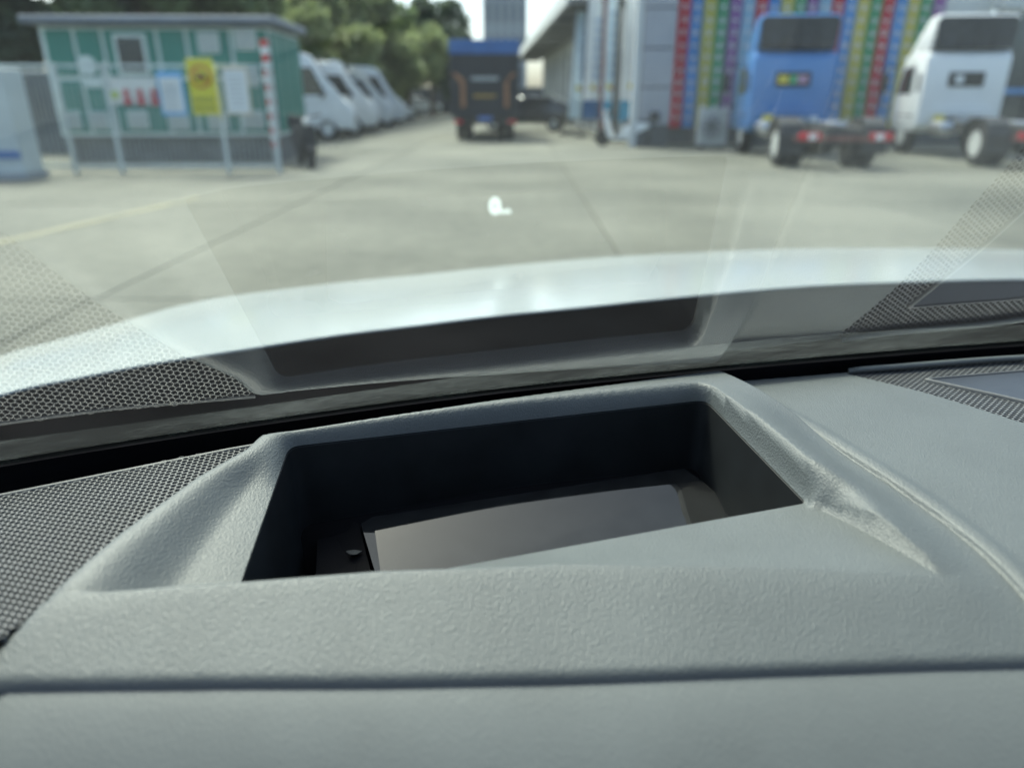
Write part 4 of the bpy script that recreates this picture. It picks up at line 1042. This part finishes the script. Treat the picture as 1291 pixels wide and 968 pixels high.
for px, py, lb in ((756, 176, 'dark steel post between the middle flag banners'), (773, 178, 'dark steel post beside the widest flag banner')):
    b = onz(px, py, 0); T = empty('steel_post', (float(b[0]), float(b[1]), 0)); tag(T, lb, 'post', 'steel posts by the flags')
    MB().cyl((0, 0, .02), (0, 0, 5.0), .09, .09, 14).build('shaft', mat('post_dark', (.10, .105, .1), rough=.6, var=.15), T); MB().cyl((0, 0, 0), (0, 0, .1), .16, .14, 14).build('base', M_CHAS, T)

# ---- high-rise far behind
a, b = ony(610, 60, 95), ony(664, 60, 95); hw = float(b[0]-a[0])
hr = empty('tower_block', (float(a[0]+b[0])/2, 95, 0), rad(3)); tag(hr, 'pale grey tower block far behind the box truck', 'building')
MB().box((0, 5, 22), (hw, 10, 44)).build('wall', mat('tower_grey', (.36, .38, .40), rough=.8, var=.06, vscale=.1), hr)
for k in range(5):
    for j in range(11): MB().box((-hw*.38+k*hw*.19, -.02, 4+j*3.4), (.5, .12, 2.0)).build('window', mat('far_window', (.17, .19, .21), rough=.2, var=.1), hr)
for k in range(6): MB().box((-hw*.475+k*hw*.19, -.08, 22), (.16, .2, 43.8)).build('pilaster', MATS['pale_render'], hr)

# ---- trees
def leaf_mat(name, c0, c1):
    m = bpy.data.materials.new(name); m.use_nodes = True; nt = m.node_tree; b = nt.nodes['Principled BSDF']; b.inputs['Roughness'].default_value = .6
    n = nt.nodes.new('ShaderNodeTexNoise'); n.inputs['Scale'].default_value = 1.4; n.inputs['Detail'].default_value = 6
    g = nt.nodes.new('ShaderNodeNewGeometry'); nt.links.new(g.outputs['Position'], n.inputs['Vector'])
    r = nt.nodes.new('ShaderNodeValToRGB'); r.color_ramp.elements[0].position = .35; r.color_ramp.elements[1].position = .65
    r.color_ramp.elements[0].color = (*c0, 1); r.color_ramp.elements[1].color = (*c1, 1)
    nt.links.new(n.outputs[0], r.inputs[0]); nt.links.new(r.outputs[0], b.inputs['Base Color'])
    t = nt.nodes.new('ShaderNodeBsdfTranslucent'); nt.links.new(r.outputs[0], t.inputs[0]); mx = nt.nodes.new('ShaderNodeMixShader'); mx.inputs[0].default_value = .45
    nt.links.new(b.outputs[0], mx.inputs[1]); nt.links.new(t.outputs[0], mx.inputs[2]); nt.links.new(mx.outputs[0], nt.nodes['Material Output'].inputs[0])
    MATS[name] = m; return m
LM = [leaf_mat('leaf_mid', (.11, .17, .07), (.22, .28, .12)), leaf_mat('leaf_dark', (.06, .10, .065), (.12, .165, .09)), leaf_mat('leaf_yellow', (.19, .24, .10), (.32, .37, .16))]
M_BARK = mat('bark', (.10, .08, .06), rough=.9, var=.4, vscale=6)
def tree(px, Y, H, R, kind, label, n=6500, zc=.28, leaf=.27):
    x = float(ony(px, 125, Y)[0]); T = empty('tree', (x, Y, 0)); tag(T, label, 'tree', 'trees behind the yard')
    rng = np.random.RandomState(int(px*7+Y)+5000); m = MB(); lim = []
    m.cyl((0, 0, 0), (.1, 0, H*.45), .06*H**.7, .035*H**.7, 10)
    for k in range(7):
        a = rng.uniform(0, 6.28); z0 = H*rng.uniform(.25, .5); z1 = H*rng.uniform(.55, .88); q = R*rng.uniform(.35, .75)
        e = (q*math.cos(a), q*math.sin(a), z1); m.cyl((.06, 0, z0), e, .05, .015, 6); lim.append(e)
    m.build('trunk', M_BARK, T)
    cl = []
    for k in range(34):
        while True:
            p = rng.uniform(-1, 1, 3)
            if np.linalg.norm(p) < 1: break
        z = H*(zc+(1-zc)/2)+p[2]*H*(1-zc)/2; cl.append((p[0]*R, p[1]*R, z, R*rng.uniform(.16, .34)))
    v = np.zeros((n*4, 3)); 
    C = np.array(cl); idx = rng.randint(0, len(C), n); d = rng.normal(size=(n, 3)); d /= np.linalg.norm(d, axis=1)[:, None]
    cen = C[idx, :3]+d*(C[idx, 3]*rng.uniform(.55, 1.05, n))[:, None]*np.array([1, 1, .8])
    u = rng.normal(size=(n, 3)); u /= np.linalg.norm(u, axis=1)[:, None]; w = np.cross(u, rng.normal(size=(n, 3))); w /= np.linalg.norm(w, axis=1)[:, None]
    s = leaf*rng.uniform(.6, 1.3, n)[:, None]
    for q, (a, b) in enumerate(((-1, 0), (0, -.45), (1, 0), (0, .45))): v[q::4] = cen+u*s*a+w*s*b
    pydata('crown', v, [(4*i, 4*i+1, 4*i+2, 4*i+3) for i in range(n)], LM[kind], T)
spec = [(-60, 26, 8.5, 3.2, 1, 'broad dark tree behind the utility cabinet at the yard edge'), (40, 25, 8.5, 3.0, 1, 'dark tree behind the wall in the shadowed gap'), (130, 26, 8.8, 2.8, 1, 'dark tree behind the left end of the green cabin roof'), (215, 25, 8.2, 2.6, 0, 'mid green tree behind the middle of the cabin roof'),
        (300, 27, 7.2, 2.4, 0, 'mid green tree behind the right end of the cabin roof'), (385, 33, 6.2, 2.7, 2, 'light green tree rising over the first vans'), (438, 40, 8.4, 3.0, 0, 'tall rounded tree over the middle of the van row'), (478, 46, 6.6, 2.8, 2, 'light green loose tree behind the last vans'),
        (515, 52, 5.9, 3.0, 2, 'low light green tree behind the small parked cars'), (545, 60, 8.3, 3.2, 1, 'dark pointed tree left of the box truck'), (578, 66, 6.0, 2.8, 1, 'low dark tree hidden behind the box truck'), (405, 46, 7.2, 3.2, 0, 'mid green tree deep behind the van row'), (495, 64, 6.6, 3.6, 0, 'mid green tree deep behind the small cars')]
for s_ in spec: tree(*s_)
hb = onz(560, 139, 0)
hd = empty('hedge_wall', (-14, 70, 0), rad(2)); tag(hd, 'dark boundary wall at the far end of the lane', 'wall')
MB().box((0, 0, 1.1), (34, .3, 2.2)).build('wall', MATS['dark_wall'], hd)
MB().box((0, 0, 2.25), (34.1, .4, .1)).build('coping', M_GREY, hd)
